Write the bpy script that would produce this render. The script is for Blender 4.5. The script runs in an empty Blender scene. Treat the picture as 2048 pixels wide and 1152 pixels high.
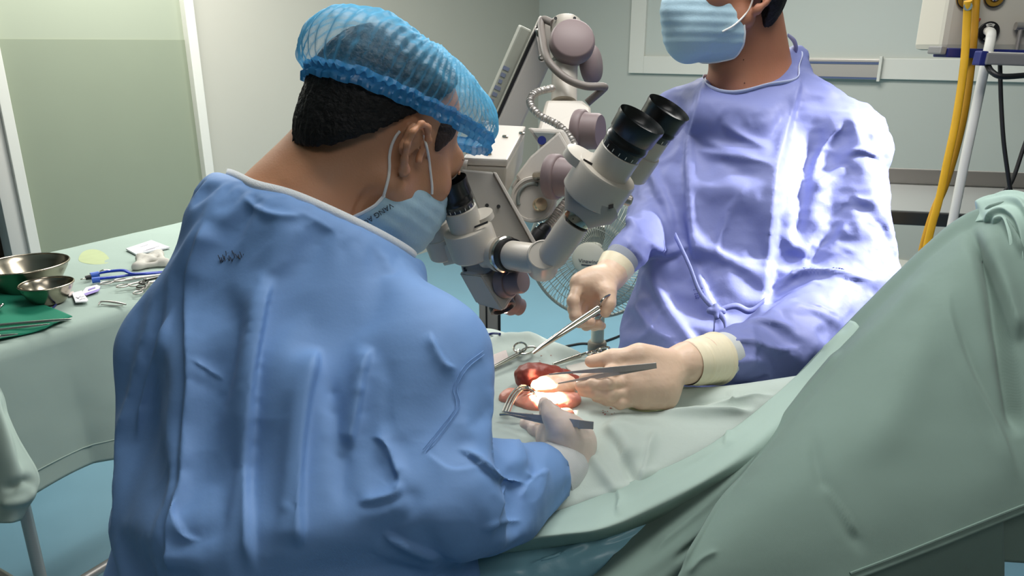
import bpy, bmesh, math, random
import numpy as np
from mathutils import Vector, Matrix
random.seed(7)
rng = np.random.default_rng(11)
SC = bpy.context.scene
COL = SC.collection

# ---------------------------------------------------------------- camera
CAM_H = 1.5
PITCH = math.radians(18.0)
FPX = 1500.0                      # focal length in pixels of a 2048 px wide frame
cam_data = bpy.data.cameras.new('camera')
cam_data.sensor_width = 36.0
cam_data.lens = 36.0 * FPX / 2048.0
cam_data.clip_start = 0.02
cam = bpy.data.objects.new('camera', cam_data)
COL.objects.link(cam)
cam.location = (0, 0, CAM_H)
cam.rotation_euler = (math.pi / 2 - PITCH, 0, 0)
SC.camera = cam

# ---------------------------------------------------------------- view, world, lights
SC.view_settings.view_transform = 'Standard'
SC.view_settings.look = 'None'
SC.view_settings.exposure = 0.0
SC.view_settings.gamma = 1.0
SC.view_settings.use_curve_mapping = False
world = bpy.data.worlds.new('world')
SC.world = world
world.use_nodes = True
world.node_tree.nodes['Background'].inputs[0].default_value = (0.80, 0.86, 0.88, 1)
world.node_tree.nodes['Background'].inputs[1].default_value = 0.25
SC.cycles.max_bounces = 6
SC.cycles.diffuse_bounces = 3
SC.cycles.caustics_reflective = False
SC.cycles.caustics_refractive = False
SC.cycles.sample_clamp_indirect = 4.0

def area(name, loc, target, sx, sy, power, col):
    l = bpy.data.lights.new(name, 'AREA')
    l.shape = 'RECTANGLE'; l.size = sx; l.size_y = sy
    l.energy = power; l.color = col
    o = bpy.data.objects.new(name, l); COL.objects.link(o)
    o.location = loc
    o.rotation_euler = (Vector(target) - Vector(loc)).to_track_quat('-Z', 'Y').to_euler()
    return o

def spot(name, loc, target, angle, blend, power, col, radius):
    l = bpy.data.lights.new(name, 'SPOT')
    l.spot_size = math.radians(angle); l.spot_blend = blend
    l.energy = power; l.color = col; l.shadow_soft_size = radius
    o = bpy.data.objects.new(name, l); COL.objects.link(o)
    o.location = loc
    o.rotation_euler = (Vector(target) - Vector(loc)).to_track_quat('-Z', 'Y').to_euler()
    return o

# ceiling tubes of the room
area('ceiling_tube_light', (-1.3, 3.3, 2.66), (-1.3, 3.3, 0), 1.3, 0.7, 60, (1.0, 0.98, 0.93))
area('ceiling_tube_light', (0.9, 3.6, 2.66), (0.9, 3.6, 0), 1.3, 0.7, 62, (1.0, 0.98, 0.93))
area('ceiling_tube_light', (0.3, 1.2, 2.66), (0.3, 1.2, 0), 1.3, 0.7, 30, (1.0, 0.98, 0.95))
area('ceiling_tube_light', (0.7, -0.7, 2.66), (0.7, -0.7, 0), 1.3, 0.7, 12, (1.0, 0.98, 0.95))
# operating lamp above the far side of the table, catching the second surgeon's shoulder
LAMP_POS = (2.0, 1.22, 2.32)
spot('operating_lamp_light', LAMP_POS, (0.74, 1.44, 1.20), 17, 0.40, 900, (1.0, 0.97, 0.95), 0.10)
# the lamp of the microscope: shines from under the optics head down on the wound
spot('microscope_light', (-0.02, 1.085, 1.12), (0.050, 1.020, 1.01), 16, 0.35, 200, (1.0, 0.80, 0.58), 0.010)

# ---------------------------------------------------------------- photograph pixel -> place in the room
CF = np.array([0, math.cos(PITCH), -math.sin(PITCH)])
CU = np.array([0, math.sin(PITCH), math.cos(PITCH)])
CR = np.array([1.0, 0, 0])
CP = np.array([0, 0, CAM_H])

def P(x, y, d):
    """The point seen at pixel (x, y) at depth d metres along the view axis."""
    return CP + d * (CF + (x - 1024) / FPX * CR - (y - 576) / FPX * CU)

def PZ(x, y, z):
    """The point seen at pixel (x, y) that lies at height z."""
    ray = CF + (x - 1024) / FPX * CR - (y - 576) / FPX * CU
    return CP + ray * ((z - CAM_H) / ray[2])

def PLINE(x, y, p0, n):
    """The point seen at (x, y) on the plane through p0 with normal n."""
    ray = CF + (x - 1024) / FPX * CR - (y - 576) / FPX * CU
    n = np.asarray(n, float)
    return CP + ray * (np.dot(np.asarray(p0) - CP, n) / np.dot(ray, n))

def project(v):
    q = np.asarray(v) - CP
    d = q @ CF
    return np.stack([1024 + FPX * (q @ CR) / d, 576 - FPX * (q @ CU) / d, d], -1)

def unit(v):
    v = np.asarray(v, float)
    return v / np.linalg.norm(v)

# ---------------------------------------------------------------- object helpers
def tag(o, label=None, cat=None, group=None, kind=None):
    if label: o['label'] = label
    if cat: o['category'] = cat
    if group: o['group'] = group
    if kind: o['kind'] = kind
    return o

def thing(name, label, cat, loc=(0, 0, 0), group=None):
    o = bpy.data.objects.new(name, None); COL.objects.link(o)
    o.empty_display_size = 0.05
    o.location = Vector(loc)
    return tag(o, label, cat, group)

def put(name, me, mat, parent=None, smooth=True):
    """Link mesh data given in room coordinates as one object below parent."""
    o = bpy.data.objects.new(name, me); COL.objects.link(o)
    if mat is not None:
        me.materials.clear(); me.materials.append(mat)
    if smooth:
        me.polygons.foreach_set('use_smooth', [True] * len(me.polygons))
    me.update()
    if parent is not None:
        o.parent = parent
        m = Matrix.Identity(4); q = parent
        while q is not None:
            m = Matrix.Translation(q.location) @ m if q.rotation_euler.to_matrix().is_identity else q.matrix_basis @ m
            q = q.parent
        o.matrix_basis = m.inverted()
        o.matrix_parent_inverse = Matrix.Identity(4)
    return o

def mesh_from(verts, faces, name='mesh'):
    me = bpy.data.meshes.new(name)
    me.from_pydata([tuple(map(float, v)) for v in verts], [], [tuple(int(i) for i in f) for f in faces])
    me.update()
    return me

def mesh_quads(V, Q, name='mesh'):
    """Fast mesh from numpy vertices (n,3) and quads (m,4)."""
    me = bpy.data.meshes.new(name)
    V = np.ascontiguousarray(V, dtype=np.float32); Q = np.ascontiguousarray(Q, dtype=np.int32)
    me.vertices.add(len(V)); me.vertices.foreach_set('co', V.ravel())
    me.loops.add(Q.size); me.loops.foreach_set('vertex_index', Q.ravel())
    me.polygons.add(len(Q))
    me.polygons.foreach_set('loop_start', np.arange(0, Q.size, 4, dtype=np.int32))
    me.polygons.foreach_set('loop_total', np.full(len(Q), 4, dtype=np.int32))
    me.update(calc_edges=True); me.validate()
    return me

class MB:
    """Collects shapes (in room coordinates) into one mesh."""
    def __init__(s): s.v = []; s.f = []
    def add(s, vs, fs):
        b = len(s.v); s.v.extend([tuple(map(float, v)) for v in vs])
        s.f.extend([tuple(b + i for i in f) for f in fs]); return s
    def mesh(s): return mesh_from(s.v, s.f)
    def build(s, name, mat, parent=None, smooth=True, sharp=40, bevel=0):
        me = s.mesh()
        bm = bmesh.new(); bm.from_mesh(me)
        bmesh.ops.recalc_face_normals(bm, faces=bm.faces)
        if bevel:
            es = [e for e in bm.edges if len(e.link_faces) == 2 and e.calc_face_angle(0) > math.radians(35)]
            bmesh.ops.bevel(bm, geom=es, offset=bevel, segments=2, profile=0.6, affect='EDGES', clamp_overlap=True)
        for e in bm.edges:
            e.smooth = not (len(e.link_faces) == 2 and e.calc_face_angle(0) > math.radians(sharp))
        bm.to_mesh(me); bm.free()
        return put(name, me, mat, parent, smooth)
    # -- shapes
    def box(s, c, size, ax=None):
        """Box about c; ax: three axis vectors (rows)."""
        c = np.asarray(c, float); h = np.asarray(size, float) / 2
        A = np.eye(3) if ax is None else np.asarray(ax, float)
        vs = [c + A[0] * h[0] * i + A[1] * h[1] * j + A[2] * h[2] * k for i in (-1, 1) for j in (-1, 1) for k in (-1, 1)]
        return s.add(vs, [(0, 1, 3, 2), (4, 6, 7, 5), (0, 4, 5, 1), (2, 3, 7, 6), (0, 2, 6, 4), (1, 5, 7, 3)])
    def prism(s, poly, n, depth):
        """Extrude a planar 3-D polygon along n by depth."""
        poly = [np.asarray(p, float) for p in poly]; n = unit(n) * depth; k = len(poly)
        vs = poly + [p + n for p in poly]
        return s.add(vs, [tuple(range(k)), tuple(range(2 * k - 1, k - 1, -1))] + [(i, (i + 1) % k, k + (i + 1) % k, k + i) for i in range(k)])
    def rings(s, rings, cap=True):
        m = len(rings[0]); b = [v for r in rings for v in r]; fs = []
        for i in range(len(rings) - 1):
            for j in range(m):
                fs.append((i * m + j, i * m + (j + 1) % m, (i + 1) * m + (j + 1) % m, (i + 1) * m + j))
        if cap:
            fs.append(tuple(range(m))[::-1]); fs.append(tuple((len(rings) - 1) * m + j for j in range(m)))
        return s.add(b, fs)
    def lathe(s, a, axis, prof, n=32, ell=None, cap=True):
        """Profile [(radius, height along axis)] turned about axis from point a."""
        a = np.asarray(a, float); ax = unit(axis); x, y = frame(ax)
        if ell is not None: x, y = ell
        rr = []
        for r, h in prof:
            r = max(r, 1e-5)
            rr.append([a + ax * h + x * (r * math.cos(t)) + y * (r * math.sin(t)) for t in np.linspace(0, 2 * math.pi, n, endpoint=False)])
        return s.rings(rr, cap)
    def cyl(s, a, b, r0, r1=None, n=24):
        a = np.asarray(a, float); b = np.asarray(b, float); r1 = r0 if r1 is None else r1
        return s.lathe(a, b - a, [(r0, 0), (r1, np.linalg.norm(b - a))], n)
    def tube(s, pts, r, n=10, smooth=0, closed=False, flat=None):
        pts = [np.asarray(p, float) for p in pts]
        if smooth: pts = catmull(pts, smooth, closed)
        k = len(pts); rad = r if hasattr(r, '__len__') else [r] * k
        if len(rad) != k: rad = np.interp(np.linspace(0, 1, k), np.linspace(0, 1, len(rad)), rad)
        rr = []; x = None
        for i in range(k):
            t = unit(pts[(i + 1) % k] - pts[i - 1]) if closed else unit(pts[min(i + 1, k - 1)] - pts[max(i - 1, 0)])
            if x is None: x, _ = frame(t)
            x = unit(x - t * np.dot(x, t)); y = np.cross(t, x)
            fl = 1.0 if flat is None else flat
            rr.append([pts[i] + x * rad[i] * math.cos(q) + y * rad[i] * fl * math.sin(q) for q in np.linspace(0, 2 * math.pi, n, endpoint=False)])
        if closed: rr.append(rr[0]); return s.rings(rr, False)
        return s.rings(rr, True)

def frame(t):
    t = unit(t); h = np.array([0, 0, 1.0]) if abs(t[2]) < 0.9 else np.array([1.0, 0, 0])
    x = unit(np.cross(h, t)); return x, np.cross(t, x)

def catmull(pts, sub, closed=False):
    pts = [np.asarray(p, float) for p in pts]; k = len(pts); out = []
    for i in range(k if closed else k - 1):
        p0 = pts[i - 1] if (i or closed) else 2 * pts[0] - pts[1]
        p1, p2 = pts[i], pts[(i + 1) % k]
        p3 = pts[(i + 2) % k] if (closed or i + 2 < k) else 2 * pts[-1] - pts[-2]
        for j in range(sub):
            t = j / sub
            out.append(0.5 * (2 * p1 + (p2 - p0) * t + (2 * p0 - 5 * p1 + 4 * p2 - p3) * t * t + (3 * p1 - p0 - 3 * p2 + p3) * t ** 3))
    if not closed: out.append(pts[-1])
    return out

# ---------------------------------------------------------------- smooth solids: distance fields + surface nets
class Field:
    """A solid as a smooth union of round cones and ellipsoids."""
    def __init__(s): s.ops = []; s.lo = np.full(3, 1e9); s.hi = np.full(3, -1e9)
    def _grow(s, c, r):
        s.lo = np.minimum(s.lo, np.asarray(c) - r); s.hi = np.maximum(s.hi, np.asarray(c) + r)
    def cone(s, a, b, ra, rb=None, k=0.02, sub=False):
        rb = ra if rb is None else rb; a = np.asarray(a, float); b = np.asarray(b, float)
        s.ops.append(('c', a, b, ra, rb, k, sub))
        if not sub: s._grow(a, ra); s._grow(b, rb)
        return s
    def chain(s, pts, rad, k=0.02):
        for i in range(len(pts) - 1): s.cone(pts[i], pts[i + 1], rad[i], rad[i + 1], k)
        return s
    def ell(s, c, r, A=None, k=0.02, sub=False):
        A = np.eye(3) if A is None else np.asarray(A, float); c = np.asarray(c, float)
        s.ops.append(('e', c, np.asarray(r, float), A, k, sub))
        if not sub: s._grow(c, max(r))
        return s
    def cut(s, c, n, k=0.004, R=9.0):
        """Within R of c keep only the side behind the plane through c with normal n."""
        s.ops.append(('p', np.asarray(c, float), unit(n), k, R)); return s
    def __call__(s, X):
        d = None
        X = X.astype(np.float32)
        for op in s.ops:
            if op[0] == 'c':
                _, a, b, ra, rb, k, sub = op
                ba = (b - a).astype(np.float32); q = X - a.astype(np.float32)
                t = np.clip(q @ ba / max(float(ba @ ba), 1e-12), 0, 1)
                e = np.sqrt(((q - t[:, None] * ba) ** 2).sum(1)) - (ra + (rb - ra) * t)
            elif op[0] == 'e':
                _, c, r, A, k, sub = op
                q = (X - c.astype(np.float32)) @ A.T.astype(np.float32)
                k0 = np.sqrt(((q / r) ** 2).sum(1)) + 1e-9; k1 = np.sqrt(((q / r ** 2) ** 2).sum(1)) + 1e-9
                e = k0 * (k0 - 1) / k1
            else:
                _, c, n, k, R = op
                e = ((X - c) @ n).astype(np.float32)
                if R < 5: e = np.where(((X - c) ** 2).sum(1) < R * R, e, -1.0).astype(np.float32)
                h = np.maximum(k - np.abs(d - e), 0) / k
                d = np.maximum(d, e) + h * h * k * 0.25; continue
            if d is None: d = e
            elif sub:
                h = np.maximum(k - np.abs(d + e), 0) / k
                d = np.maximum(d, -e) + h * h * k * 0.25
            else:
                h = np.maximum(k - np.abs(d - e), 0) / k
                d = np.minimum(d, e) - h * h * k * 0.25
        return d

def polygonise(field, h, pad=0.02, lo=None, hi=None, extra=None):
    """Surface nets over a sparse grid. Returns vertices, quads."""
    lo = field.lo - pad if lo is None else np.asarray(lo, float); hi = field.hi + pad if hi is None else np.asarray(hi, float)
    B = 4; nb = np.ceil((hi - lo) / (h * B)).astype(int) + 1; n = nb * B + 1
    g = [lo[i] + h * B * (np.arange(nb[i]) + 0.5) for i in range(3)]
    C = np.stack(np.meshgrid(*g, indexing='ij'), -1).reshape(-1, 3)
    fn = field if extra is None else (lambda X: extra(X, field(X)))
    dc = fn(C).reshape(nb)
    F = np.repeat(np.repeat(np.repeat(np.where(dc > 0, 1.0, -1.0).astype(np.float32), B, 0), B, 1), B, 2)
    F = np.pad(F, ((0, 1), (0, 1), (0, 1)), mode='edge')
    act = np.argwhere(np.abs(dc) < h * B * 1.9)
    o = np.stack(np.meshgrid(*[np.arange(B + 1)] * 3, indexing='ij'), -1).reshape(-1, 3)
    idx = (act[:, None, :] * B + o[None]).reshape(-1, 3)
    lin = np.unique(np.ravel_multi_index(idx.T, n))
    ii = np.stack(np.unravel_index(lin, n), -1)
    val = np.empty(len(lin), np.float32)
    for a in range(0, len(lin), 400000):
        val[a:a + 400000] = fn(lo + h * ii[a:a + 400000])
    F.ravel()[lin] = val
    S = F < 0
    # active cells
    cnt = np.zeros(n - 1, np.int8)
    for dx in (0, 1):
        for dy in (0, 1):
            for dz in (0, 1):
                cnt += S[dx:n[0] - 1 + dx, dy:n[1] - 1 + dy, dz:n[2] - 1 + dz]
    cells = np.argwhere((cnt > 0) & (cnt < 8))
    vid = np.full(n - 1, -1, np.int32); vid[tuple(cells.T)] = np.arange(len(cells))
    acc = np.zeros((len(cells), 3)); w = np.zeros(len(cells))
    corners = [(x, y, z) for x in (0, 1) for y in (0, 1) for z in (0, 1)]
    cv = {c: F[cells[:, 0] + c[0], cells[:, 1] + c[1], cells[:, 2] + c[2]] for c in corners}
    for c in corners:
        for ax in range(3):
            if c[ax] == 0:
                e = list(c); e[ax] = 1; e = tuple(e)
                f0, f1 = cv[c], cv[e]; m = (f0 < 0) != (f1 < 0)
                t = np.where(m, f0 / np.where(m, f0 - f1, 1), 0)
                p = np.tile(np.array(c, float), (len(cells), 1)); p[:, ax] = t
                acc[m] += p[m]; w[m] += 1
    V = lo + h * (cells + acc / w[:, None])
    quads = []
    for ax in range(3):
        u, v = [(1, 2), (2, 0), (0, 1)][ax]
        sl0 = [slice(1, n[i] - 1) for i in range(3)]; sl1 = list(sl0)
        sl0[ax] = slice(0, n[ax] - 1); sl1[ax] = slice(1, n[ax])
        s0 = S[tuple(sl0)]; s1 = S[tuple(sl1)]
        e = np.argwhere(s0 != s1); flip = s0[tuple(e.T)]
        off = np.array([1, 1, 1]); off[ax] = 0; e = e + off
        def at(du, dv):
            c = e.copy(); c[:, u] -= du; c[:, v] -= dv
            return vid[tuple(c.T)]
        q = np.stack([at(1, 1), at(0, 1), at(0, 0), at(1, 0)], -1)
        q[~flip] = q[~flip][:, ::-1]
        quads.append(q)
    Q = np.concatenate(quads); Q = Q[(Q >= 0).all(1)]
    return V, Q

def normals(V, Q):
    n = np.cross(V[Q[:, 2]] - V[Q[:, 0]], V[Q[:, 3]] - V[Q[:, 1]])
    N = np.zeros_like(V)
    for i in range(4): np.add.at(N, Q[:, i], n)
    return N / (np.linalg.norm(N, axis=1)[:, None] + 1e-12)

def relax(V, Q, it=2, lam=0.5):
    n = len(V)
    for _ in range(it):
        A = np.zeros_like(V); c = np.zeros(n)
        for i in range(4):
            j = (i + 1) % 4
            np.add.at(A, Q[:, i], V[Q[:, j]]); np.add.at(c, Q[:, i], 1)
            np.add.at(A, Q[:, j], V[Q[:, i]]); np.add.at(c, Q[:, j], 1)
        V = V + lam * (A / np.maximum(c, 1)[:, None] - V)
    return V

# ---------------------------------------------------------------- cloth folds
def polydist(XY, line, side=False):
    """Distance of points to a polyline, signed by the side, and the run (0..1) along it."""
    L = np.asarray(line, float); best = np.full(len(XY), 1e9); sg = np.zeros(len(XY)); run = np.zeros(len(XY))
    seg = np.linalg.norm(np.diff(L, axis=0), axis=1); tot = seg.sum(); acc = 0
    for i in range(len(L) - 1):
        a, b = L[i], L[i + 1]; ab = b - a; q = XY - a
        t = np.clip(q @ ab / max(ab @ ab, 1e-9), 0, 1)
        e = q - t[:, None] * ab; d = np.sqrt((e ** 2).sum(1)); m = d < best
        cr = ab[0] * q[:, 1] - ab[1] * q[:, 0]
        best = np.where(m, d, best); sg = np.where(m, np.sign(cr), sg); run = np.where(m, (acc + t * seg[i]) / tot, run)
        acc += seg[i]
    return best, sg, run

def curve_pts(pts, sub=6):
    return np.array(catmull([np.array(p, float) for p in pts], sub)) if len(pts) > 2 else np.array(pts, float)

def fold(V, N, folds, facing=None, long_first=0):
    """Raise and sink a cloth along fold lines. Each: (line, width, height, kind[, taper]);
    line in the plane coordinates UV of the cloth as seen from the room's front."""
    pr = project(V); XY = pr[:, :2]
    view = CP - V; view /= np.linalg.norm(view, axis=1)[:, None]
    fac = np.clip((N * view).sum(1) * 4 + 0.4, 0, 1) if facing is None else np.full(len(V), float(facing))
    D = np.zeros(len(V))
    for f in folds:
        line, w, h, kind = f[:4]; taper = f[4] if len(f) > 4 else 0.25
        L = curve_pts(line); lo = L.min(0) - 5 * w; hi = L.max(0) + 5 * w
        m = np.where((XY[:, 0] > lo[0]) & (XY[:, 0] < hi[0]) & (XY[:, 1] > lo[1]) & (XY[:, 1] < hi[1]) & (fac > 0))[0]
        if not len(m): continue
        d, sg, run = polydist(XY[m], L)
        tp = np.clip(np.minimum(run, 1 - run) / max(taper, 1e-3), 0, 1); tp = tp * tp * (3 - 2 * tp)
        x = d / w
        if kind == 'ridge': prof = 1 / (1 + (x * 1.3) ** 2) ** 1.5
        elif kind == 'soft': prof = np.exp(-x * x)
        elif kind == 'sharp': prof = np.exp(-x * 1.2)
        else:                           # 'left' / 'right': a lap, steep on one side and slow on the other
            s = sg * (1 if kind == 'left' else -1)
            prof = np.where(s > 0, np.exp(-(x * 0.55) ** 1.3), np.exp(-(x * 1.9) ** 2))
        if long_first: h = h * min(1.0, np.linalg.norm(np.diff(L, axis=0), axis=1).sum() / long_first)
        D[m] += h * prof * tp * fac[m]
    return V + N * D[:, None]

def vnoise(X, seed=0):
    """Smooth value noise in three dimensions, about -1..1."""
    X = np.asarray(X, float); i = np.floor(X).astype(np.int64); f = X - i; f = f * f * (3 - 2 * f)
    def hsh(a, b, c):
        n = (a * 374761393 + b * 668265263 + c * 2147483647 + seed * 974711) & 0x7fffffff
        n = ((n ^ (n >> 13)) * 1274126177) & 0x7fffffff
        n = (n ^ (n >> 16)) & 0xffff
        return n / 32767.5 - 1
    r = 0
    for dx in (0, 1):
        wx = f[:, 0] if dx else 1 - f[:, 0]
        for dy in (0, 1):
            wy = f[:, 1] if dy else 1 - f[:, 1]
            for dz in (0, 1):
                wz = f[:, 2] if dz else 1 - f[:, 2]
                r = r + wx * wy * wz * hsh(i[:, 0] + dx, i[:, 1] + dy, i[:, 2] + dz)
    return r

def crumple(X, scale, seed=0, oct=3):
    """Creased-sheet relief: faceted ridges of warped noise."""
    r = 0; a = 1.0
    W = np.stack([vnoise(X * scale * 0.7, seed + 31 + i) for i in range(3)], -1) * 0.5
    for o in range(oct):
        n = vnoise(X * scale * (2 ** o) + W, seed + o * 7)
        r = r + a * (0.5 - np.abs(n)); a *= 0.5
    return r

def grid_patch(ctrl, nu, nv):
    """Smooth sheet through a grid of control points [rows][cols] (Catmull-Rom both ways)."""
    C = np.array(ctrl, float)
    rows = [np.array(catmull(list(r), nu)) for r in C]
    R = np.stack(rows); out = []
    cols = [np.array(catmull(list(R[:, j]), nv)) for j in range(R.shape[1])]
    G = np.stack(cols, 1)
    return G            # [v, u, 3]

def grid_mesh(G):
    nv, nu = G.shape[:2]; V = G.reshape(-1, 3)
    i = np.arange(nv - 1)[:, None] * nu + np.arange(nu - 1)[None]
    Q = np.stack([i, i + 1, i + nu + 1, i + nu], -1).reshape(-1, 4)
    return V, Q

def inner(field, off):
    """The same solid shrunk by off, as the body a cloth lies on."""
    return lambda X, d: d + off

def settle(V, Q, body, pin=None, frames=20, grow=0.06, bend=0.6, tension=12, mass=0.25, air=1.0, dist=0.003, gravity=1.0, quality=5, pressure=0.0, selfc=False, damp=5.0):
    """Let a cloth of vertices V, quads Q settle under gravity on body (mesh data); returns the settled vertices.
    grow: how much larger the cloth is than the shape it is sewn to, which makes it buckle into folds."""
    me = mesh_quads(V, Q, 'cloth_rest')
    o = bpy.data.objects.new('cloth_rest', me); COL.objects.link(o)
    if body is not None:
        b = bpy.data.objects.new('cloth_body', body); COL.objects.link(b)
        b.modifiers.new('collision', 'COLLISION'); b.collision.thickness_outer = 0.002; b.collision.cloth_friction = 12
    c = o.modifiers.new('cloth', 'CLOTH'); st = c.settings; cs = c.collision_settings
    st.quality = quality; st.mass = mass; st.air_damping = air
    st.tension_stiffness = tension; st.compression_stiffness = tension; st.shear_stiffness = tension * 0.5; st.bending_stiffness = bend
    st.tension_damping = damp; st.compression_damping = damp; st.shear_damping = damp; st.bending_damping = 0.5
    st.shrink_min = -grow
    st.effector_weights.gravity = gravity
    if pressure: st.use_pressure = True; st.uniform_pressure_force = pressure
    if pin is not None:
        vg = o.vertex_groups.new(name='pin')
        lv = np.round(pin * 10).astype(int)
        for k in range(1, 11):
            ids = np.where(lv == k)[0]
            if len(ids): vg.add([int(i) for i in ids], k / 10, 'REPLACE')
        st.vertex_group_mass = 'pin'; st.pin_stiffness = 1.0
    cs.use_collision = body is not None; cs.distance_min = dist; cs.collision_quality = 2
    cs.use_self_collision = selfc
    if selfc: cs.self_distance_min = 0.002
    c.point_cache.frame_start = 1; c.point_cache.frame_end = frames + 1
    for f in range(1, frames + 1): SC.frame_set(f)
    ev = o.evaluated_get(bpy.context.evaluated_depsgraph_get()); m2 = ev.to_mesh()
    W = np.empty(len(m2.vertices) * 3, np.float32); m2.vertices.foreach_get('co', W); W = W.reshape(-1, 3).astype(float)
    ev.to_mesh_clear()
    bpy.data.objects.remove(o)
    if body is not None: bpy.data.objects.remove(b)
    SC.frame_set(1)
    return W

def subdivide(V, Q, n=1):
    """Catmull-Clark subdivision."""
    o = bpy.data.objects.new('sub', mesh_quads(V, Q)); COL.objects.link(o)
    m = o.modifiers.new('sub', 'SUBSURF'); m.levels = n; m.render_levels = n
    me = bpy.data.meshes.new_from_object(o.evaluated_get(bpy.context.evaluated_depsgraph_get()))
    W = np.empty(len(me.vertices) * 3, np.float32); me.vertices.foreach_get('co', W)
    F = np.empty(len(me.loops), np.int32); me.loops.foreach_get('vertex_index', F)
    bpy.data.objects.remove(o)
    return W.reshape(-1, 3).astype(float), F.reshape(-1, 4)

from mathutils.bvhtree import BVHTree
def tree(V, Q): return BVHTree.FromPolygons([tuple(v) for v in V], [tuple(int(i) for i in q) for q in Q])
def neckline(gt, bt, c, n, sectors=44, top=.10, low=-.10):
    """Where the cloth first covers the skin, going down the neck: points all round the axis n through c, and outward vectors."""
    x, y = frame(n); pts = []; outs = []
    for i in range(sectors):
        t = 2 * math.pi * i / sectors; d = x * math.cos(t) + y * math.sin(t); last = None
        for h in np.arange(top, low, -.003):
            o = c + n * h + d * .30
            g = gt.ray_cast(Vector(o), Vector(-d), .30); b = bt.ray_cast(Vector(o), Vector(-d), .30)
            if g[0] is not None and (b[0] is None or g[3] < b[3] - .001):
                last = (np.array(g[0]), h); break
        if last is None: last = (pts[-1], 0) if pts else (c + d * .07, 0)
        pts.append(last[0]); outs.append(d)
    p = np.array(pts)
    for _ in range(5): p = (np.roll(p, 1, 0) + 2 * p + np.roll(p, -1, 0)) / 4
    return [q + d * .0015 for q, d in zip(p, outs)], outs

def letters(txt, size, origin, xdir, ydir, m, parent, name='lettering', ext=0.0003, align='CENTER'):
    """Raised or printed writing centred at origin, running along xdir with ydir up."""
    cu = bpy.data.curves.new(name, 'FONT'); cu.body = txt; cu.size = size; cu.extrude = ext; cu.align_x = align; cu.align_y = 'CENTER'
    tmp = bpy.data.objects.new('tmp_text', cu); COL.objects.link(tmp)
    bpy.context.view_layer.update()
    me = bpy.data.meshes.new_from_object(tmp.evaluated_get(bpy.context.evaluated_depsgraph_get()))
    bpy.data.objects.remove(tmp)
    x = unit(xdir); z = unit(np.cross(x, unit(ydir))); y = np.cross(z, x)
    me.transform(Matrix(((x[0], y[0], z[0], origin[0]), (x[1], y[1], z[1], origin[1]), (x[2], y[2], z[2], origin[2]), (0, 0, 0, 1))))
    return put(name, me, m, parent, smooth=False)

# ---------------------------------------------------------------- materials
def lin(r, g, b):
    f = lambda c: (c / 255 / 12.92) if c / 255 <= 0.04045 else ((c / 255 + 0.055) / 1.055) ** 2.4
    return (f(r), f(g), f(b), 1)

def mat(name, rgb, rough=0.5, metal=0.0, spec=0.5, var=0.0, var_scale=6.0, bump=0.0, bump_scale=200.0, sheen=0.0,
        sss=0.0, trans=0.0, coat=0.0, weave=0.0, weave_scale=900.0, emit=0.0, alpha=1.0, rough_var=0.0):
    m = bpy.data.materials.new(name); m.use_nodes = True
    nt = m.node_tree; p = nt.nodes['Principled BSDF']; L = nt.links.new
    p.inputs['Base Color'].default_value = lin(*rgb)
    p.inputs['Roughness'].default_value = rough
    p.inputs['Metallic'].default_value = metal
    p.inputs['Specular IOR Level'].default_value = spec
    if sheen: p.inputs['Sheen Weight'].default_value = sheen; p.inputs['Sheen Roughness'].default_value = 0.4
    if sss:
        p.inputs['Subsurface Weight'].default_value = sss
        p.inputs['Subsurface Radius'].default_value = (0.012, 0.005, 0.003)
        p.inputs['Subsurface Scale'].default_value = 1.0
    if trans: p.inputs['Transmission Weight'].default_value = trans
    if coat: p.inputs['Coat Weight'].default_value = coat
    if alpha < 1: p.inputs['Alpha'].default_value = alpha
    tc = nt.nodes.new('ShaderNodeTexCoord')
    if var:
        n = nt.nodes.new('ShaderNodeTexNoise'); n.inputs['Scale'].default_value = var_scale; n.inputs['Detail'].default_value = 5
        L(tc.outputs['Object'], n.inputs['Vector'])
        mix = nt.nodes.new('ShaderNodeMix'); mix.data_type = 'RGBA'
        c = lin(*rgb)
        mix.inputs[6].default_value = tuple(x * (1 - var) for x in c[:3]) + (1,)
        mix.inputs[7].default_value = tuple(min(1, x * (1 + var)) for x in c[:3]) + (1,)
        L(n.outputs['Fac'], mix.inputs[0]); L(mix.outputs[2], p.inputs['Base Color'])
        if rough_var:
            mr = nt.nodes.new('ShaderNodeMapRange'); mr.inputs[3].default_value = max(0, rough - rough_var); mr.inputs[4].default_value = rough + rough_var
            L(n.outputs['Fac'], mr.inputs[0]); L(mr.outputs[0], p.inputs['Roughness'])
    nrm = None
    if bump:
        n = nt.nodes.new('ShaderNodeTexNoise'); n.inputs['Scale'].default_value = bump_scale; n.inputs['Detail'].default_value = 4
        L(tc.outputs['Object'], n.inputs['Vector'])
        b = nt.nodes.new('ShaderNodeBump'); b.inputs['Strength'].default_value = bump; b.inputs['Distance'].default_value = 0.004
        L(n.outputs['Fac'], b.inputs['Height']); nrm = b
    if weave:
        w = nt.nodes.new('ShaderNodeTexWave'); w.inputs['Scale'].default_value = weave_scale; w.inputs['Distortion'].default_value = 0.4
        w.bands_direction = 'DIAGONAL'
        L(tc.outputs['Object'], w.inputs['Vector'])
        b = nt.nodes.new('ShaderNodeBump'); b.inputs['Strength'].default_value = weave; b.inputs['Distance'].default_value = 0.0008
        L(w.outputs['Fac'], b.inputs['Height'])
        if nrm: L(nrm.outputs[0], b.inputs['Normal'])
        nrm = b
    if nrm: L(nrm.outputs[0], p.inputs['Normal'])
    if emit:
        p.inputs['Emission Color'].default_value = lin(*rgb); p.inputs['Emission Strength'].default_value = emit
    return m

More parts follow.
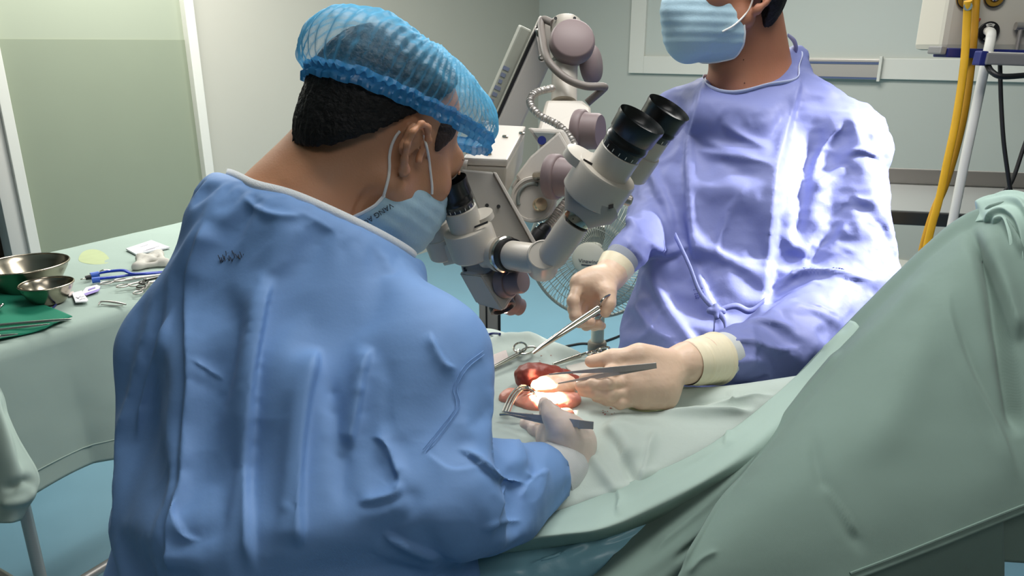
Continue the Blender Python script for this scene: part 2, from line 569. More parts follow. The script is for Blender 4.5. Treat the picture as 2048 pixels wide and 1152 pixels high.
def sheet_mat(name, rgb, alpha_t, rough=0.6):
    """Thin see-through non-woven: part clear, part scattering on both sides."""
    m = bpy.data.materials.new(name); m.use_nodes = True
    nt = m.node_tree; L = nt.links.new; nt.nodes.remove(nt.nodes['Principled BSDF'])
    out = nt.nodes['Material Output']
    d = nt.nodes.new('ShaderNodeBsdfDiffuse'); d.inputs['Color'].default_value = lin(*rgb)
    t = nt.nodes.new('ShaderNodeBsdfTranslucent'); t.inputs['Color'].default_value = lin(*rgb)
    g = nt.nodes.new('ShaderNodeBsdfGlossy'); g.inputs['Roughness'].default_value = 0.35
    tr = nt.nodes.new('ShaderNodeBsdfTransparent')
    a = nt.nodes.new('ShaderNodeMixShader'); a.inputs[0].default_value = 0.35; L(d.outputs[0], a.inputs[1]); L(t.outputs[0], a.inputs[2])
    b = nt.nodes.new('ShaderNodeMixShader'); b.inputs[0].default_value = 0.06; L(a.outputs[0], b.inputs[1]); L(g.outputs[0], b.inputs[2])
    lw = nt.nodes.new('ShaderNodeLayerWeight'); lw.inputs[0].default_value = 0.35
    mr = nt.nodes.new('ShaderNodeMapRange'); mr.inputs[1].default_value = 0.0; mr.inputs[2].default_value = 0.75
    mr.inputs[3].default_value = 1 - alpha_t; mr.inputs[4].default_value = 1.0
    L(lw.outputs['Facing'], mr.inputs[0])
    c = nt.nodes.new('ShaderNodeMixShader'); L(mr.outputs[0], c.inputs[0]); L(tr.outputs[0], c.inputs[1]); L(b.outputs[0], c.inputs[2])
    L(c.outputs[0], out.inputs[0])
    tc = nt.nodes.new('ShaderNodeTexCoord'); n = nt.nodes.new('ShaderNodeTexNoise'); n.inputs['Scale'].default_value = 120
    bp = nt.nodes.new('ShaderNodeBump'); bp.inputs['Strength'].default_value = 0.3; bp.inputs['Distance'].default_value = 0.002
    L(tc.outputs['Object'], n.inputs['Vector']); L(n.outputs['Fac'], bp.inputs['Height'])
    for s in (d, t, g): L(bp.outputs[0], s.inputs['Normal'])
    return m

M = {}
M['wall'] = mat('painted_wall', (186, 184, 172), 0.6, var=0.03, var_scale=2, bump=0.05, bump_scale=60)
M['wall_right'] = mat('painted_wall_grey_green', (187, 191, 183), 0.6, var=0.03, var_scale=2, bump=0.05, bump_scale=60)
M['ceiling'] = mat('ceiling_paint', (225, 225, 220), 0.8)
M['floor'] = mat('blue_vinyl', (114, 156, 174), 0.38, var=0.06, var_scale=7, bump=0.03, bump_scale=30, rough_var=0.08)
M['white_frame'] = mat('white_powder_coat', (222, 221, 212), 0.4)
M['post'] = mat('grey_white_post', (205, 202, 195), 0.45)
M['frost'] = mat('frosted_film', (142, 150, 130), 0.45, spec=0.4, var=0.04, var_scale=3)
M['frost_light'] = mat('frosted_glass', (162, 169, 150), 0.35, spec=0.4)
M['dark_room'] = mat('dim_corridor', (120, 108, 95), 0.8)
M['gown_left'] = mat('blue_nonwoven', (112, 150, 202), 0.62, spec=0.35, var=0.05, var_scale=14, bump=0.04, bump_scale=260, weave=0.12, weave_scale=420, sheen=0.05)
M['gown_right'] = mat('violet_blue_nonwoven', (122, 130, 184), 0.55, spec=0.30, var=0.03, var_scale=14, bump=0.06, bump_scale=200)
M['trim_white'] = mat('white_edging', (228, 232, 235), 0.7, bump=0.2, bump_scale=500)
M['knit'] = mat('knit_cuff', (214, 216, 215), 0.85, weave=0.6, weave_scale=260)
M['knit_grey'] = mat('grey_wet_cuff', (150, 156, 168), 0.8, weave=0.5, weave_scale=260)
M['skin'] = mat('skin', (196, 142, 108), 0.48, spec=0.35, var=0.07, var_scale=30, bump=0.08, bump_scale=350, sss=0.12)
M['skin_two'] = mat('skin_ruddy', (176, 120, 94), 0.48, spec=0.35, var=0.07, var_scale=30, bump=0.08, bump_scale=350, sss=0.12)
M['hair'] = mat('black_hair', (20, 18, 18), 0.6, spec=0.3, bump=0.8, bump_scale=160, var=0.3, var_scale=200)
M['glove'] = mat('latex_glove', (228, 196, 170), 0.42, spec=0.45, var=0.05, var_scale=40, bump=0.10, bump_scale=120, sss=0.08)
M['glove_white'] = mat('latex_glove_pale', (232, 212, 200), 0.42, spec=0.45, var=0.05, var_scale=40, bump=0.10, bump_scale=120, sss=0.08)
M['glove_cuff'] = mat('latex_cuff', (238, 226, 196), 0.45, spec=0.45, bump=0.1, bump_scale=90)
M['mask'] = mat('mask_blue', (172, 204, 220), 0.7, bump=0.12, bump_scale=300)
M['mask_white'] = mat('mask_white', (232, 236, 238), 0.7)
M['elastic'] = mat('ear_elastic', (235, 232, 226), 0.7)
M['cap'] = sheet_mat('cap_blue_nonwoven', (104, 190, 232), 0.78)
M['cap_band'] = sheet_mat('cap_elastic_edge', (60, 150, 212), 0.10)
M['ink'] = mat('ink', (52, 58, 70), 0.7)
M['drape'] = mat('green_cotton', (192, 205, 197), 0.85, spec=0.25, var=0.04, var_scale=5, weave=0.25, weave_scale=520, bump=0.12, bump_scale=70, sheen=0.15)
M['drape_shaded'] = mat('green_cotton_shaded', (118, 139, 130), 0.85, spec=0.25, var=0.04, var_scale=5, weave=0.25, weave_scale=520, bump=0.08, bump_scale=40, sheen=0.15)  # same cotton as the drape, with the tent's shade mixed into its colour
M['drape_table'] = mat('green_cotton_table', (168, 186, 176), 0.85, spec=0.25, var=0.04, var_scale=5, weave=0.25, weave_scale=520, bump=0.10, bump_scale=40)
M['plastic_sheet'] = mat('pale_blue_underpad', (140, 190, 205), 0.35, spec=0.6, var=0.05, var_scale=9, bump=0.5, bump_scale=28)
M['green_cloth'] = mat('dark_green_cloth', (18, 128, 98), 0.85, weave=0.3, weave_scale=500, var=0.06, var_scale=9)
M['steel'] = mat('polished_steel', (205, 200, 190), 0.16, metal=1.0, var=0.04, var_scale=30, rough_var=0.05)
M['satin_steel'] = mat('satin_steel', (186, 180, 174), 0.40, metal=0.65, bump=0.03, bump_scale=400)
M['brushed'] = mat('brushed_trolley_steel', (186, 187, 184), 0.4, metal=0.7, bump=0.04, bump_scale=300)
M['bowl'] = mat('dull_basin_steel', (176, 166, 148), 0.24, metal=1.0, var=0.08, var_scale=12, rough_var=0.06)
M['scope'] = mat('cream_enamel', (194, 187, 175), 0.36, spec=0.5, bump=0.02, bump_scale=220)
M['scope_light'] = mat('white_enamel', (198, 191, 182), 0.36, spec=0.5, bump=0.03, bump_scale=260)
M['scope_grey'] = mat('grey_enamel', (160, 156, 149), 0.4, spec=0.5)
M['taupe'] = mat('taupe_knob_plastic', (128, 112, 112), 0.5, spec=0.4)
M['rubber'] = mat('black_rubber', (14, 14, 16), 0.3, spec=0.6)
M['black'] = mat('black_plastic', (22, 22, 24), 0.45)
M['lens'] = mat('dark_lens_glass', (18, 20, 26), 0.05, spec=0.9, coat=1.0)
M['grey_hose'] = mat('grey_cable', (120, 112, 106), 0.5)
M['fan_plastic'] = mat('fan_plastic', (222, 220, 202), 0.45)
M['fan_dark'] = mat('fan_motor_grey', (120, 126, 122), 0.5)
M['fan_blade'] = sheet_mat('fan_blade_plastic', (150, 172, 176), 0.55)
M['fan_wire'] = mat('fan_wire', (176, 180, 170), 0.4, metal=0.3)
M['yellow'] = mat('yellow_hose', (226, 172, 30), 0.5, var=0.12, var_scale=16)
M['white_plastic'] = mat('white_plastic', (226, 224, 216), 0.45)
M['beige'] = mat('beige_panel', (206, 200, 186), 0.5)
M['navy'] = mat('navy_plastic', (36, 44, 112), 0.4)
M['grey_plastic'] = mat('grey_rail', (150, 148, 148), 0.4, metal=0.3)
M['brass'] = mat('brass_ring', (196, 150, 60), 0.35, metal=0.6)
M['blue_plastic'] = mat('cobalt_plastic', (26, 62, 178), 0.38)
M['paper'] = mat('white_paper', (232, 232, 236), 0.75, bump=0.1, bump_scale=60)
M['gauze'] = mat('gauze', (214, 210, 200), 0.95, weave=0.8, weave_scale=240, bump=0.3, bump_scale=90)
M['pouch'] = mat('paper_pouch', (222, 206, 200), 0.6, bump=0.2, bump_scale=60)
M['lilac'] = mat('lilac_print', (150, 130, 200), 0.6)
M['stain'] = mat('iodine_stain', (184, 196, 150), 0.85, weave=0.25, weave_scale=520, var=0.08, var_scale=30)
M['flesh'] = mat('pink_tissue', (222, 150, 128), 0.38, spec=0.5, var=0.12, var_scale=60, bump=0.25, bump_scale=120, sss=0.3)
M['flesh_red'] = mat('red_tissue', (138, 60, 46), 0.45, spec=0.4, var=0.14, var_scale=50, bump=0.35, bump_scale=60, sss=0.2)
M['blood'] = mat('blood_spot', (168, 110, 96), 0.7)
M['trousers'] = mat('scrub_trousers', (60, 110, 120), 0.85)
M['clog'] = mat('theatre_clog', (40, 60, 90), 0.5)
M['mattress'] = mat('table_pad', (30, 32, 36), 0.6)
M['unseen_wall'] = mat('grey_green_wall', (128, 128, 120), 0.7)
M['sideburn'] = mat('sideburn_stubble', (58, 44, 38), 0.7, bump=0.5, bump_scale=400)
M['eye_white'] = mat('eye_white', (226, 220, 212), 0.2)
M['iris'] = mat('dark_iris', (34, 22, 18), 0.15)

# ---------------------------------------------------------------- the room
E1 = np.array([0.588, 0.809, 0.0]); E2 = np.array([0.809, -0.588, 0.0]); UZ = np.array([0, 0, 1.0])
CORNER = np.array([0.229, 6.73, 0.0])
CEIL = 2.72

def wallA(s, z, off=0.0):   # left wall: s metres from the corner towards the camera's left
    return CORNER - E1 * s + UZ * z + E2 * off
def wallB(s, z, off=0.0):   # far right wall: s metres from the corner
    return CORNER + E2 * s + UZ * z - E1 * off
def onA(x, y, off=0.0):
    p = PLINE(x, y, CORNER + E2 * off, E2); return float(-(p - CORNER) @ E1), float(p[2])
def onB(x, y, off=0.0):
    p = PLINE(x, y, CORNER - E1 * off, E1); return float((p - CORNER) @ E2), float(p[2])
def structure(mb, name, m, **k):
    o = mb.build(name, m, None, **k); o['kind'] = 'structure'; return o

structure(MB().box(CORNER - E1 * 3.3 + E2 * 2.5 + UZ * -0.06, (9.6, 9.0, 0.12), (E1, E2, UZ)), 'floor', M['floor'], smooth=False)
structure(MB().box(CORNER - E1 * 3.3 + E2 * 2.5 + UZ * (CEIL + 0.06), (9.6, 9.0, 0.12), (E1, E2, UZ)), 'ceiling', M['ceiling'], smooth=False)
# left wall: solid from the corner to the jamb, then a frosted glass partition, a post and an opening
sJ, _ = onA(398, 200); sP, _ = onA(52, 400); sO, _ = onA(8, 430)
TH = 0.10
def slabA(s0, s1, z0, z1, o0, o1, mb=None):
    mb = mb or MB()
    return mb.box(wallA((s0 + s1) / 2, (z0 + z1) / 2, (o0 + o1) / 2), (abs(s1 - s0), abs(o1 - o0), z1 - z0), (E1, E2, UZ))
def slabB(s0, s1, z0, z1, o0, o1, mb=None):
    mb = mb or MB()
    return mb.box(wallB((s0 + s1) / 2, (z0 + z1) / 2, (o0 + o1) / 2), (abs(s1 - s0), abs(o1 - o0), z1 - z0), (E2, E1, UZ))
structure(slabA(-0.1, sJ - 0.02, 0, CEIL, -TH, 0), 'wall_left', M['wall'], smooth=False)
structure(slabA(sJ - 0.02, 9.0, 2.25, CEIL, -TH, 0), 'wall_left_lintel', M['wall'], smooth=False)
sPR, _ = onA(70, 470); sPM, _ = onA(62, 470); sPL, _ = onA(24, 470)
# partition: frame members and panes
win = structure(MB(), 'window_1', None) if False else thing('window_1', None, None, wallA((sJ + sPR) / 2, 0))
win['kind'] = 'structure'
jw = abs(onA(384, 200)[0] - onA(402, 200)[0])
slabA(sJ - 0.02, sJ - 0.02 + jw, 0, 2.25, -0.06, 0.03).build('jamb', M['white_frame'], win, smooth=False, bevel=0.003)
slabA(sPR, sPR + 0.045, 0, 2.25, -0.06, 0.035).build('jamb', M['white_frame'], win, smooth=False, bevel=0.003)
slabA(sJ, sPR, 2.19, 2.25, -0.06, 0.03).build('head_rail', M['white_frame'], win, smooth=False)
slabA(sJ, sPR, 0.0, 0.08, -0.06, 0.03).build('sill_rail', M['white_frame'], win, smooth=False)
zb = onA(200, 79)[1]
slabA(sJ, sPR, 0.08, zb, -0.035, -0.010).build('frosted_pane', M['frost'], win, smooth=False)
slabA(sJ, sPR, zb, 2.19, -0.035, -0.013).build('frosted_pane', M['frost_light'], win, smooth=False)
# white post with a wide grey face left of the partition, then the dim opening
structure(slabA(sPR + 0.045, sPL + 0.02, 0, 2.25, -0.08, 0.015), 'trim_1', M['post'], bevel=0.003)
structure(slabA(sPL + 1.2, 9.0, 0, 2.25, -TH, 0), 'wall_left_near', M['wall'], smooth=False)
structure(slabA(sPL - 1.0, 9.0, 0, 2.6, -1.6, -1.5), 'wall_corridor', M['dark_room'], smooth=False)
cw = onA(20, 441)[1]
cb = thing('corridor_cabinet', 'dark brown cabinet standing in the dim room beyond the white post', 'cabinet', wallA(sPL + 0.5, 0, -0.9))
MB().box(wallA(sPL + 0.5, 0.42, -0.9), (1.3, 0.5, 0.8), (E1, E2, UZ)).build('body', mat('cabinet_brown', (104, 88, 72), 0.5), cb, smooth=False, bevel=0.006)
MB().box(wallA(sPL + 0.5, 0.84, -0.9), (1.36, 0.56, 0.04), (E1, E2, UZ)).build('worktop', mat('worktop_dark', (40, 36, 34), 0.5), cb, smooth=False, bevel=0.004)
# low white cove along the left wall
structure(slabA(-0.02, sJ - 0.03, 0, 0.10, 0.0, 0.012), 'baseboard_left', M['wall'], smooth=False)

# far right wall with a white framed panel
structure(slabB(-0.1, 8.0, 0, CEIL, -TH, 0), 'wall_back', M['wall_right'], smooth=False)
f0, fz0 = onB(1257, 146, 0.03); f1, fz1 = onB(1288, 112, 0.03)
panel = thing('window_2', None, None, wallB(f0 + 1.2, fz0)); panel['kind'] = 'structure'
FW = f1 - f0; FE = 4.6
slabB(f0, f0 + FW, fz0, CEIL - 0.2, 0, 0.035).build('frame_stile', M['white_frame'], panel, smooth=False, bevel=0.004)
slabB(f0 + FW, FE, fz0, fz1, 0, 0.035).build('frame_rail', M['white_frame'], panel, smooth=False, bevel=0.004)
slabB(f0 + FW, FE, CEIL - 0.3, CEIL - 0.2, 0, 0.035).build('frame_rail', M['white_frame'], panel, smooth=False, bevel=0.004)
slabB(f0 + FW, FE, fz1, CEIL - 0.3, 0.001, 0.010).build('panel_board', mat('panel_board', (196, 201, 194), 0.5), panel, smooth=False)
structure(slabB(-0.02, 8, 0, 0.10, 0.0, 0.012), 'baseboard_back', M['wall_right'], smooth=False)
# walls behind the photographer close the room
structure(MB().box(CORNER - E1 * 8.0 + E2 * 3.0 + UZ * CEIL / 2, (0.1, 9.0, CEIL), (E1, E2, UZ)), 'wall_front', M['unseen_wall'], smooth=False)
structure(MB().box(CORNER - E1 * 3.6 + E2 * 6.6 + UZ * CEIL / 2, (9.0, 0.1, CEIL), (E1, E2, UZ)), 'wall_right', M['unseen_wall'], smooth=False)
# two recessed ceiling fittings
for k, (x, y) in enumerate(((-1.3, 3.3), (0.9, 3.6), (0.3, 1.2), (0.7, -0.7))):
    t = thing('ceiling_light', ['recessed ceiling light panel above the instrument table', 'recessed ceiling light panel above the standing fan', 'recessed ceiling light panel above the operating table', 'recessed ceiling light panel behind the photographer'][k], 'ceiling light', (x, y, CEIL))
    MB().box((x, y, CEIL - 0.012), (1.36, 0.76, 0.022)).build('frame', M['white_frame'], t, smooth=False)
    MB().box((x, y, CEIL - 0.025), (1.28, 0.68, 0.006)).build('diffuser', M['white_plastic'], t, smooth=False)

# aluminium rail box mounted in front of the frame
u0, w0 = onB(1640, 118, 0.06); u1, w1 = onB(1757, 160, 0.06)
t = thing('rail_box', 'flat aluminium rail box with dark blue edges on the white wall frame', 'equipment rail', wallB((u0 + u1) / 2, (w0 + w1) / 2, 0.0))
u0 -= 0.25
slabB(u0, u1, w1, w0, 0.036, 0.06).build('body', M['satin_steel'], t, smooth=False, bevel=0.003)
h = w0 - w1
slabB(u0, u1 - 0.01, w0 - 0.24 * h, w0 - 0.12 * h, 0.060, 0.064).build('blue_strip', mat('slate_blue', (84, 98, 132), 0.4), t, smooth=False)
slabB(u0, u1 - 0.01, w1 + 0.02 * h, w1 + 0.12 * h, 0.060, 0.064).build('blue_strip', bpy.data.materials['slate_blue'], t, smooth=False)
slabB(u1 - 0.012, u1 + 0.006, w1 - 0.01, w0 + 0.02, 0.036, 0.07).build('end_cap', M['white_frame'], t, smooth=False, bevel=0.003)

# steel trolley along the wall behind the draped tent
TZ = 0.97
pa = PZ(1700, 422, TZ); pb = PZ(2080, 440, TZ)
ax = unit((pb - pa) * [1, 1, 0]); ay = np.array([-ax[1], ax[0], 0]); depth = 0.62; ln = 1.9
t0 = pa - ax * 0.1
cart = thing('steel_trolley', 'long stainless steel trolley against the wall behind the yellow hoses', 'trolley', (t0 + ax * ln / 2 + ay * depth / 2) * [1, 1, 0])
c = t0 + ax * ln / 2 + ay * depth / 2
MB().box(c * [1, 1, 0] + UZ * (TZ - 0.01), (ln, depth, 0.02), (ax, ay, UZ)).build('top_plate', M['brushed'], cart, smooth=False, bevel=0.003)
MB().box(c * [1, 1, 0] + UZ * (TZ - 0.012) - ay * (depth / 2 + 0.01), (ln, 0.02, 0.045), (ax, ay, UZ)).build('front_rim', mat('dark_rim', (92, 92, 92), 0.4, metal=0.8), cart, smooth=False, bevel=0.004)
MB().box(c * [1, 1, 0] + UZ * (TZ + 0.03) + ay * (depth / 2 - 0.01), (ln, 0.02, 0.06), (ax, ay, UZ)).build('back_rim', M['satin_steel'], cart, smooth=False, bevel=0.004)
for i in (-1, 1):
    for j in (-1, 1):
        q = c * [1, 1, 0] + ax * (ln / 2 - 0.06) * i + ay * (depth / 2 - 0.06) * j
        MB().cyl(q + UZ * 0.06, q + UZ * (TZ - 0.02), 0.016).build('leg', M['satin_steel'], cart)
        MB().lathe(q + UZ * 0.03 - ax * 0.012, ax, [(0.012, 0), (0.03, 0.002), (0.03, 0.022), (0.012, 0.024)], 20).build('caster', M['rubber'], cart)
# small white box on the floor next to the surgeon
q = PZ(1772, 592, 0.0)
bx = thing('floor_box', 'small white box on the blue floor behind the draped tent', 'box', q)
MB().box(q + UZ * 0.09 + E1 * 0.1, (0.14, 0.2, 0.17), (E2, E1, UZ)).build('body', M['white_plastic'], bx, smooth=False, bevel=0.006)
MB().box(q + UZ * 0.185 + E1 * 0.1, (0.15, 0.21, 0.02), (E2, E1, UZ)).build('lid', M['white_frame'], bx, smooth=False, bevel=0.004)

# ---------------------------------------------------------------- instrument table on the left
IT = 0.92
A0 = PZ(280, 601, IT); A1 = PZ(0, 693, IT); B0 = PZ(390, 437, IT); B1 = PZ(100, 500, IT)
tu = unit((A0 - A1) + 0.6 * (B0 - B1)); tv = np.array([-tu[1], tu[0], 0.0])      # along, and away from us
TW = float(((B0 + B1) / 2 - (A0 + A1) / 2) @ tv)
org = (A0 + A1) / 2 - tv * float(((A0 + A1) / 2 - A0) @ tv) * 0
u_of = lambda p: float((p - org) @ tu); v_of = lambda p: float((p - org) @ tv)
U0 = u_of(PZ(-40, 708, IT)); U1 = u_of(B0) + 0.12
TT = lambda u, v, z=IT: np.array([*(org + tu * u + tv * v)[:2], z])
table = thing('instrument_table', 'steel framed instrument table with chrome legs under a pale green cloth', 'table', TT((U0 + U1) / 2, TW / 2, 0))
MB().box(TT((U0 + U1) / 2, TW / 2, IT - 0.03), (U1 - U0 - 0.02, TW - 0.02, 0.03), (tu, tv, UZ)).build('tabletop', M['brushed'], table, smooth=False, bevel=0.004)
for u in (U0 + 0.035, U1 - 0.035):
    for v in (0.035, TW - 0.035):
        MB().cyl(TT(u, v, 0.05), TT(u, v, IT - 0.045), 0.0125).build('leg', M['satin_steel'], table)
        MB().lathe(TT(u, v, 0.028) - tu * 0.014, tu, [(0.01, 0), (0.026, 0.003), (0.028, 0.014), (0.026, 0.025), (0.01, 0.028)], 20).build('caster', M['rubber'], table)
for v in (0.035, TW - 0.035):
    MB().cyl(TT(U0 + 0.045, v, 0.28), TT(U1 - 0.045, v, 0.28), 0.0115).build('stretcher', M['satin_steel'], table)
for u in (U0 + 0.035, U1 - 0.035):
    MB().cyl(TT(u, 0.045, 0.28), TT(u, TW - 0.045, 0.28), 0.0115).build('stretcher', M['satin_steel'], table)

# cloth: a long sheet whose profile runs over the front edge, with soft waves in the fall, and an end fold at the near corner
def table_cloth():
    us = np.linspace(U0 - 0.012, U1, 150)
    # profile across: (v, drop) from the back edge, over the front edge, down to the hem
    drop = 0.335
    prof = [(TW + 0.012, 0.20), (TW + 0.010, 0.06), (TW + 0.004, 0.008), (TW - 0.015, 0.002)]
    prof += [(v, 0.0018) for v in np.linspace(TW - 0.04, 0.03, 40)]
    prof += [(0.012, 0.0025), (0.0, 0.006), (-0.008, 0.014)] + [(-0.012 - 0.012 * t, 0.02 + t * (drop - 0.02)) for t in np.linspace(0.02, 1, 46)]
    prof = np.array(prof); G = np.zeros((len(prof), len(us), 3))
    for j, u in enumerate(us):
        for i, (v, d) in enumerate(prof):
            f = max(0, d) / drop if v < 0.5 * TW else 0
            wv = 0.007 * f * math.sin(u * 11 + 1.2) + 0.005 * f * math.sin(u * 23 + 0.4) + 0.02 * f * f * math.sin(u * 5)
            dd = d * (1 + (0.02 * math.sin(u * 7.0) + 0.02 * math.sin(u * 19)) * f)
            G[i, j] = TT(u, v - abs(wv) - wv * 0.5, IT - dd)
    return G
G = table_cloth(); V, Q = grid_mesh(G)
V = V + normals(V, Q) * (0.0015 * vnoise(V * 7, 3) + 0.0008 * vnoise(V * 22, 5))[:, None]
cloth = put('table_cloth', mesh_quads(V, Q), M['drape_table'])
tag(cloth, 'pale green cotton cloth spread over the instrument table and hanging down its front', 'tablecloth')
cloth.modifiers.new('thickness', 'SOLIDIFY').thickness = 0.0015
# hem line and stain belong to the cloth
hem = MB()
hrow = G[-8]; hem.tube([p - tv * 0.0015 for p in hrow[::3]], 0.0016, 6)
hem.build('hem_seam', M['drape_table'], cloth)
def blob(pts_px, z, mm, name, parent, m=None, up=0.0008):
    pts = catmull([PZ(x, y, z) for x, y in pts_px], 6, True)
    c = sum(pts) / len(pts); n = len(pts)
    vs = [c + UZ * (up + 0.0004)] + [p + UZ * up for p in pts]
    return MB().add(vs, [(0, 1 + i, 1 + (i + 1) % n) for i in range(n)]).build(name, m, parent)
blob([(158, 522), (165, 505), (185, 499), (205, 504), (219, 518), (214, 527), (185, 529)], IT, 0, 'stain', cloth, M['stain'])
# the cloth's corner fold hanging at the near end
ctrl = [[P(-60, 740, 1.30), P(-25, 752, 1.29), P(-4, 765, 1.28)],
        [P(-70, 820, 1.28), P(0, 830, 1.235), P(30, 840, 1.25)],
        [P(-75, 900, 1.27), P(15, 905, 1.205), P(58, 905, 1.235)],
        [P(-80, 975, 1.26), P(20, 965, 1.20), P(79, 955, 1.225)],
        [P(-80, 1010, 1.255), P(15, 1005, 1.195), P(72, 985, 1.215)],
        [P(-80, 1040, 1.25), P(10, 1046, 1.195), P(42, 1040, 1.21)]]
V, Q = grid_mesh(grid_patch(ctrl, 14, 10)); N = normals(V, Q)
V = fold(V, N, [([(0, 780), (40, 880), (50, 960)], 16, 0.010, 'ridge'), ([(8, 985), (40, 965), (70, 958)], 9, 0.010, 'soft'), ([(0, 1010), (45, 1000), (75, 975)], 8, -0.008, 'soft')], 1)
o = put('corner_fold', mesh_quads(V, Q), M['drape_table'], cloth)
o.modifiers.new('thickness', 'SOLIDIFY').thickness = 0.0015

# dark green cloth under the long instruments
ctrl = [(-30, 560), (0, 578), (36, 590), (100, 622), (146, 640), (90, 662), (0, 684), (-40, 690)]
pts = [PZ(x, y, IT) for x, y in ctrl]
c = sum(pts) / len(pts); ring = pts
vs = [c + UZ * 0.006] + [p + UZ * (0.0065 if i in (3, 4) else 0.004) for i, p in enumerate(ring)]
gm = MB().add(vs, [(0, 1 + i, 1 + (i + 1) % len(ring)) for i in range(len(ring))])
o = gm.build('green_towel', M['green_cloth'])
bm = bmesh.new(); bm.from_mesh(o.data); bmesh.ops.subdivide_edges(bm, edges=bm.edges, cuts=9, use_grid_fill=True)
for v in bm.verts: v.co.z += 0.002 * math.sin(v.co.x * 45 + v.co.y * 30) + 0.0025
bm.to_mesh(o.data); bm.free()
o.modifiers.new('thickness', 'SOLIDIFY').thickness = 0.002
tag(o, 'dark green cloth lying at the near left end of the instrument table', 'cloth')

# two steel basins
def basin(name, label, cx, cy, rim_px, hgt, base_r, pz):
    # rim centre seen at (cx, cy), rim half-width in pixels
    c = PZ(cx, cy, IT + hgt); d = float((c - CP) @ CF); R = rim_px * d / FPX
    b = np.array([c[0], c[1], IT + 0.003])
    t = thing(name, label, 'bowl', b)
    outer = [(base_r * R, 0.0), (base_r * R * 1.12, 0.003), (R * 0.80, hgt * 0.42), (R * 0.93, hgt * 0.78), (R * 0.975, hgt), (R * 1.0, hgt + 0.001)]
    inner = [(R * 0.965, hgt - 0.001), (R * 0.915, hgt * 0.78), (R * 0.785, hgt * 0.44), (base_r * R * 1.06, 0.006), (0.0, 0.005)]
    MB().lathe(b, UZ, [(0, 0)] + outer + inner, 64).build('body', M['bowl'], t, sharp=60)
    tp = [b + UZ * (hgt + 0.0005) + np.array([math.cos(a), math.sin(a), 0]) * R * 0.985 for a in np.linspace(0, 2 * math.pi, 64, endpoint=False)]
    MB().tube(tp, 0.0022, 8, closed=True).build('rolled_rim', M['bowl'], t)
    return t
basin('steel_basin', 'large steel basin at the near end of the instrument table', 50, 530, 79, 0.062, 0.62, 0)
basin('steel_bowl', 'small steel bowl in front of the large basin', 93, 570, 49, 0.045, 0.55, 0)

# long instruments on the dark green cloth
for k, (pa, pb, r, lab) in enumerate([((-60, 656), (143, 638), 0.0040, 'long steel rod instrument whose tip overhangs the green cloth corner'),
                                      ((-60, 667), (100, 648), 0.0032, 'middle of three long steel rods on the green cloth'),
                                      ((-60, 679), (36, 668), 0.0036, 'shortest steel rod, lowest on the dark green cloth')]):
    a = PZ(*pa, IT + 0.016); b = PZ(*pb, IT + 0.016); dd = unit(b - a)
    t = thing('steel_rod_instrument', lab, 'surgical instrument', a, 'long rods on the green cloth')
    MB().tube([a, a + (b - a) * 0.6, b - dd * 0.03], [r, r, r * 0.8], 12).build('shaft', M['steel'], t)
    MB().tube([b - dd * 0.03, b - dd * 0.01, b], [r * 0.8, r * 0.6, r * 0.3], 12).build('tip', M['steel'], t)
# curled steel clip at the left frame edge
a = PZ(2, 612, IT + 0.02)
t = thing('towel_clip', 'small dark steel clip on the green cloth at the photo edge', 'surgical instrument', a)
MB().tube([a + E1 * 0.0, a + E2 * 0.012 + UZ * 0.006, a + E2 * 0.014 - E1 * 0.012, a - E1 * 0.024], 0.003, 10, 6).build('ring', M['steel'], t)
MB().tube([a, a - E2 * 0.03, a - E2 * 0.06 + E1 * 0.01], 0.003, 10, 6).build('arm', M['steel'], t)

# blue bipolar forceps with its two connector plugs
zf = IT + 0.010
t = thing('bipolar_forceps', 'cobalt blue forceps with black plugs lying beside the ring-handled clamps', 'surgical instrument', PZ(250, 548, IT))
px = lambda x, y, dz=0.0: PZ(x, y, zf + dz)
MB().tube([px(200, 546, .004), px(225, 542, .008), px(248, 541, .010), px(265, 547, .006), px(306, 545), px(325, 543)], [0.005, 0.006, 0.006, 0.004, 0.004, 0.003], 12, 6, flat=0.6).build('arm', M['blue_plastic'], t)
MB().tube([px(200, 557), px(232, 554), px(262, 550), px(306, 547), px(325, 545)], [0.006, 0.006, 0.005, 0.004, 0.003], 12, 6, flat=0.6).build('arm', M['blue_plastic'], t)
lb = mat('sky_blue_plastic', (60, 104, 205), 0.4)
for (x0, y0, x1, y1) in ((181, 551, 198, 548), (184, 561, 200, 559)):
    MB().tube([px(x0, y0), px(x1, y1)], 0.0075, 16).build('connector_sleeve', lb, t)
MB().tube([px(171, 556), px(182, 554)], [0.0055, 0.0065], 14).build('plug', M['black'], t)
MB().tube([px(161, 559), px(172, 557)], 0.0014, 8).build('pin', M['steel'], t)
MB().tube([px(200, 543), px(208, 540, .004), px(222, 541)], 0.0018, 8, 5).build('spring_clip', M['steel'], t)

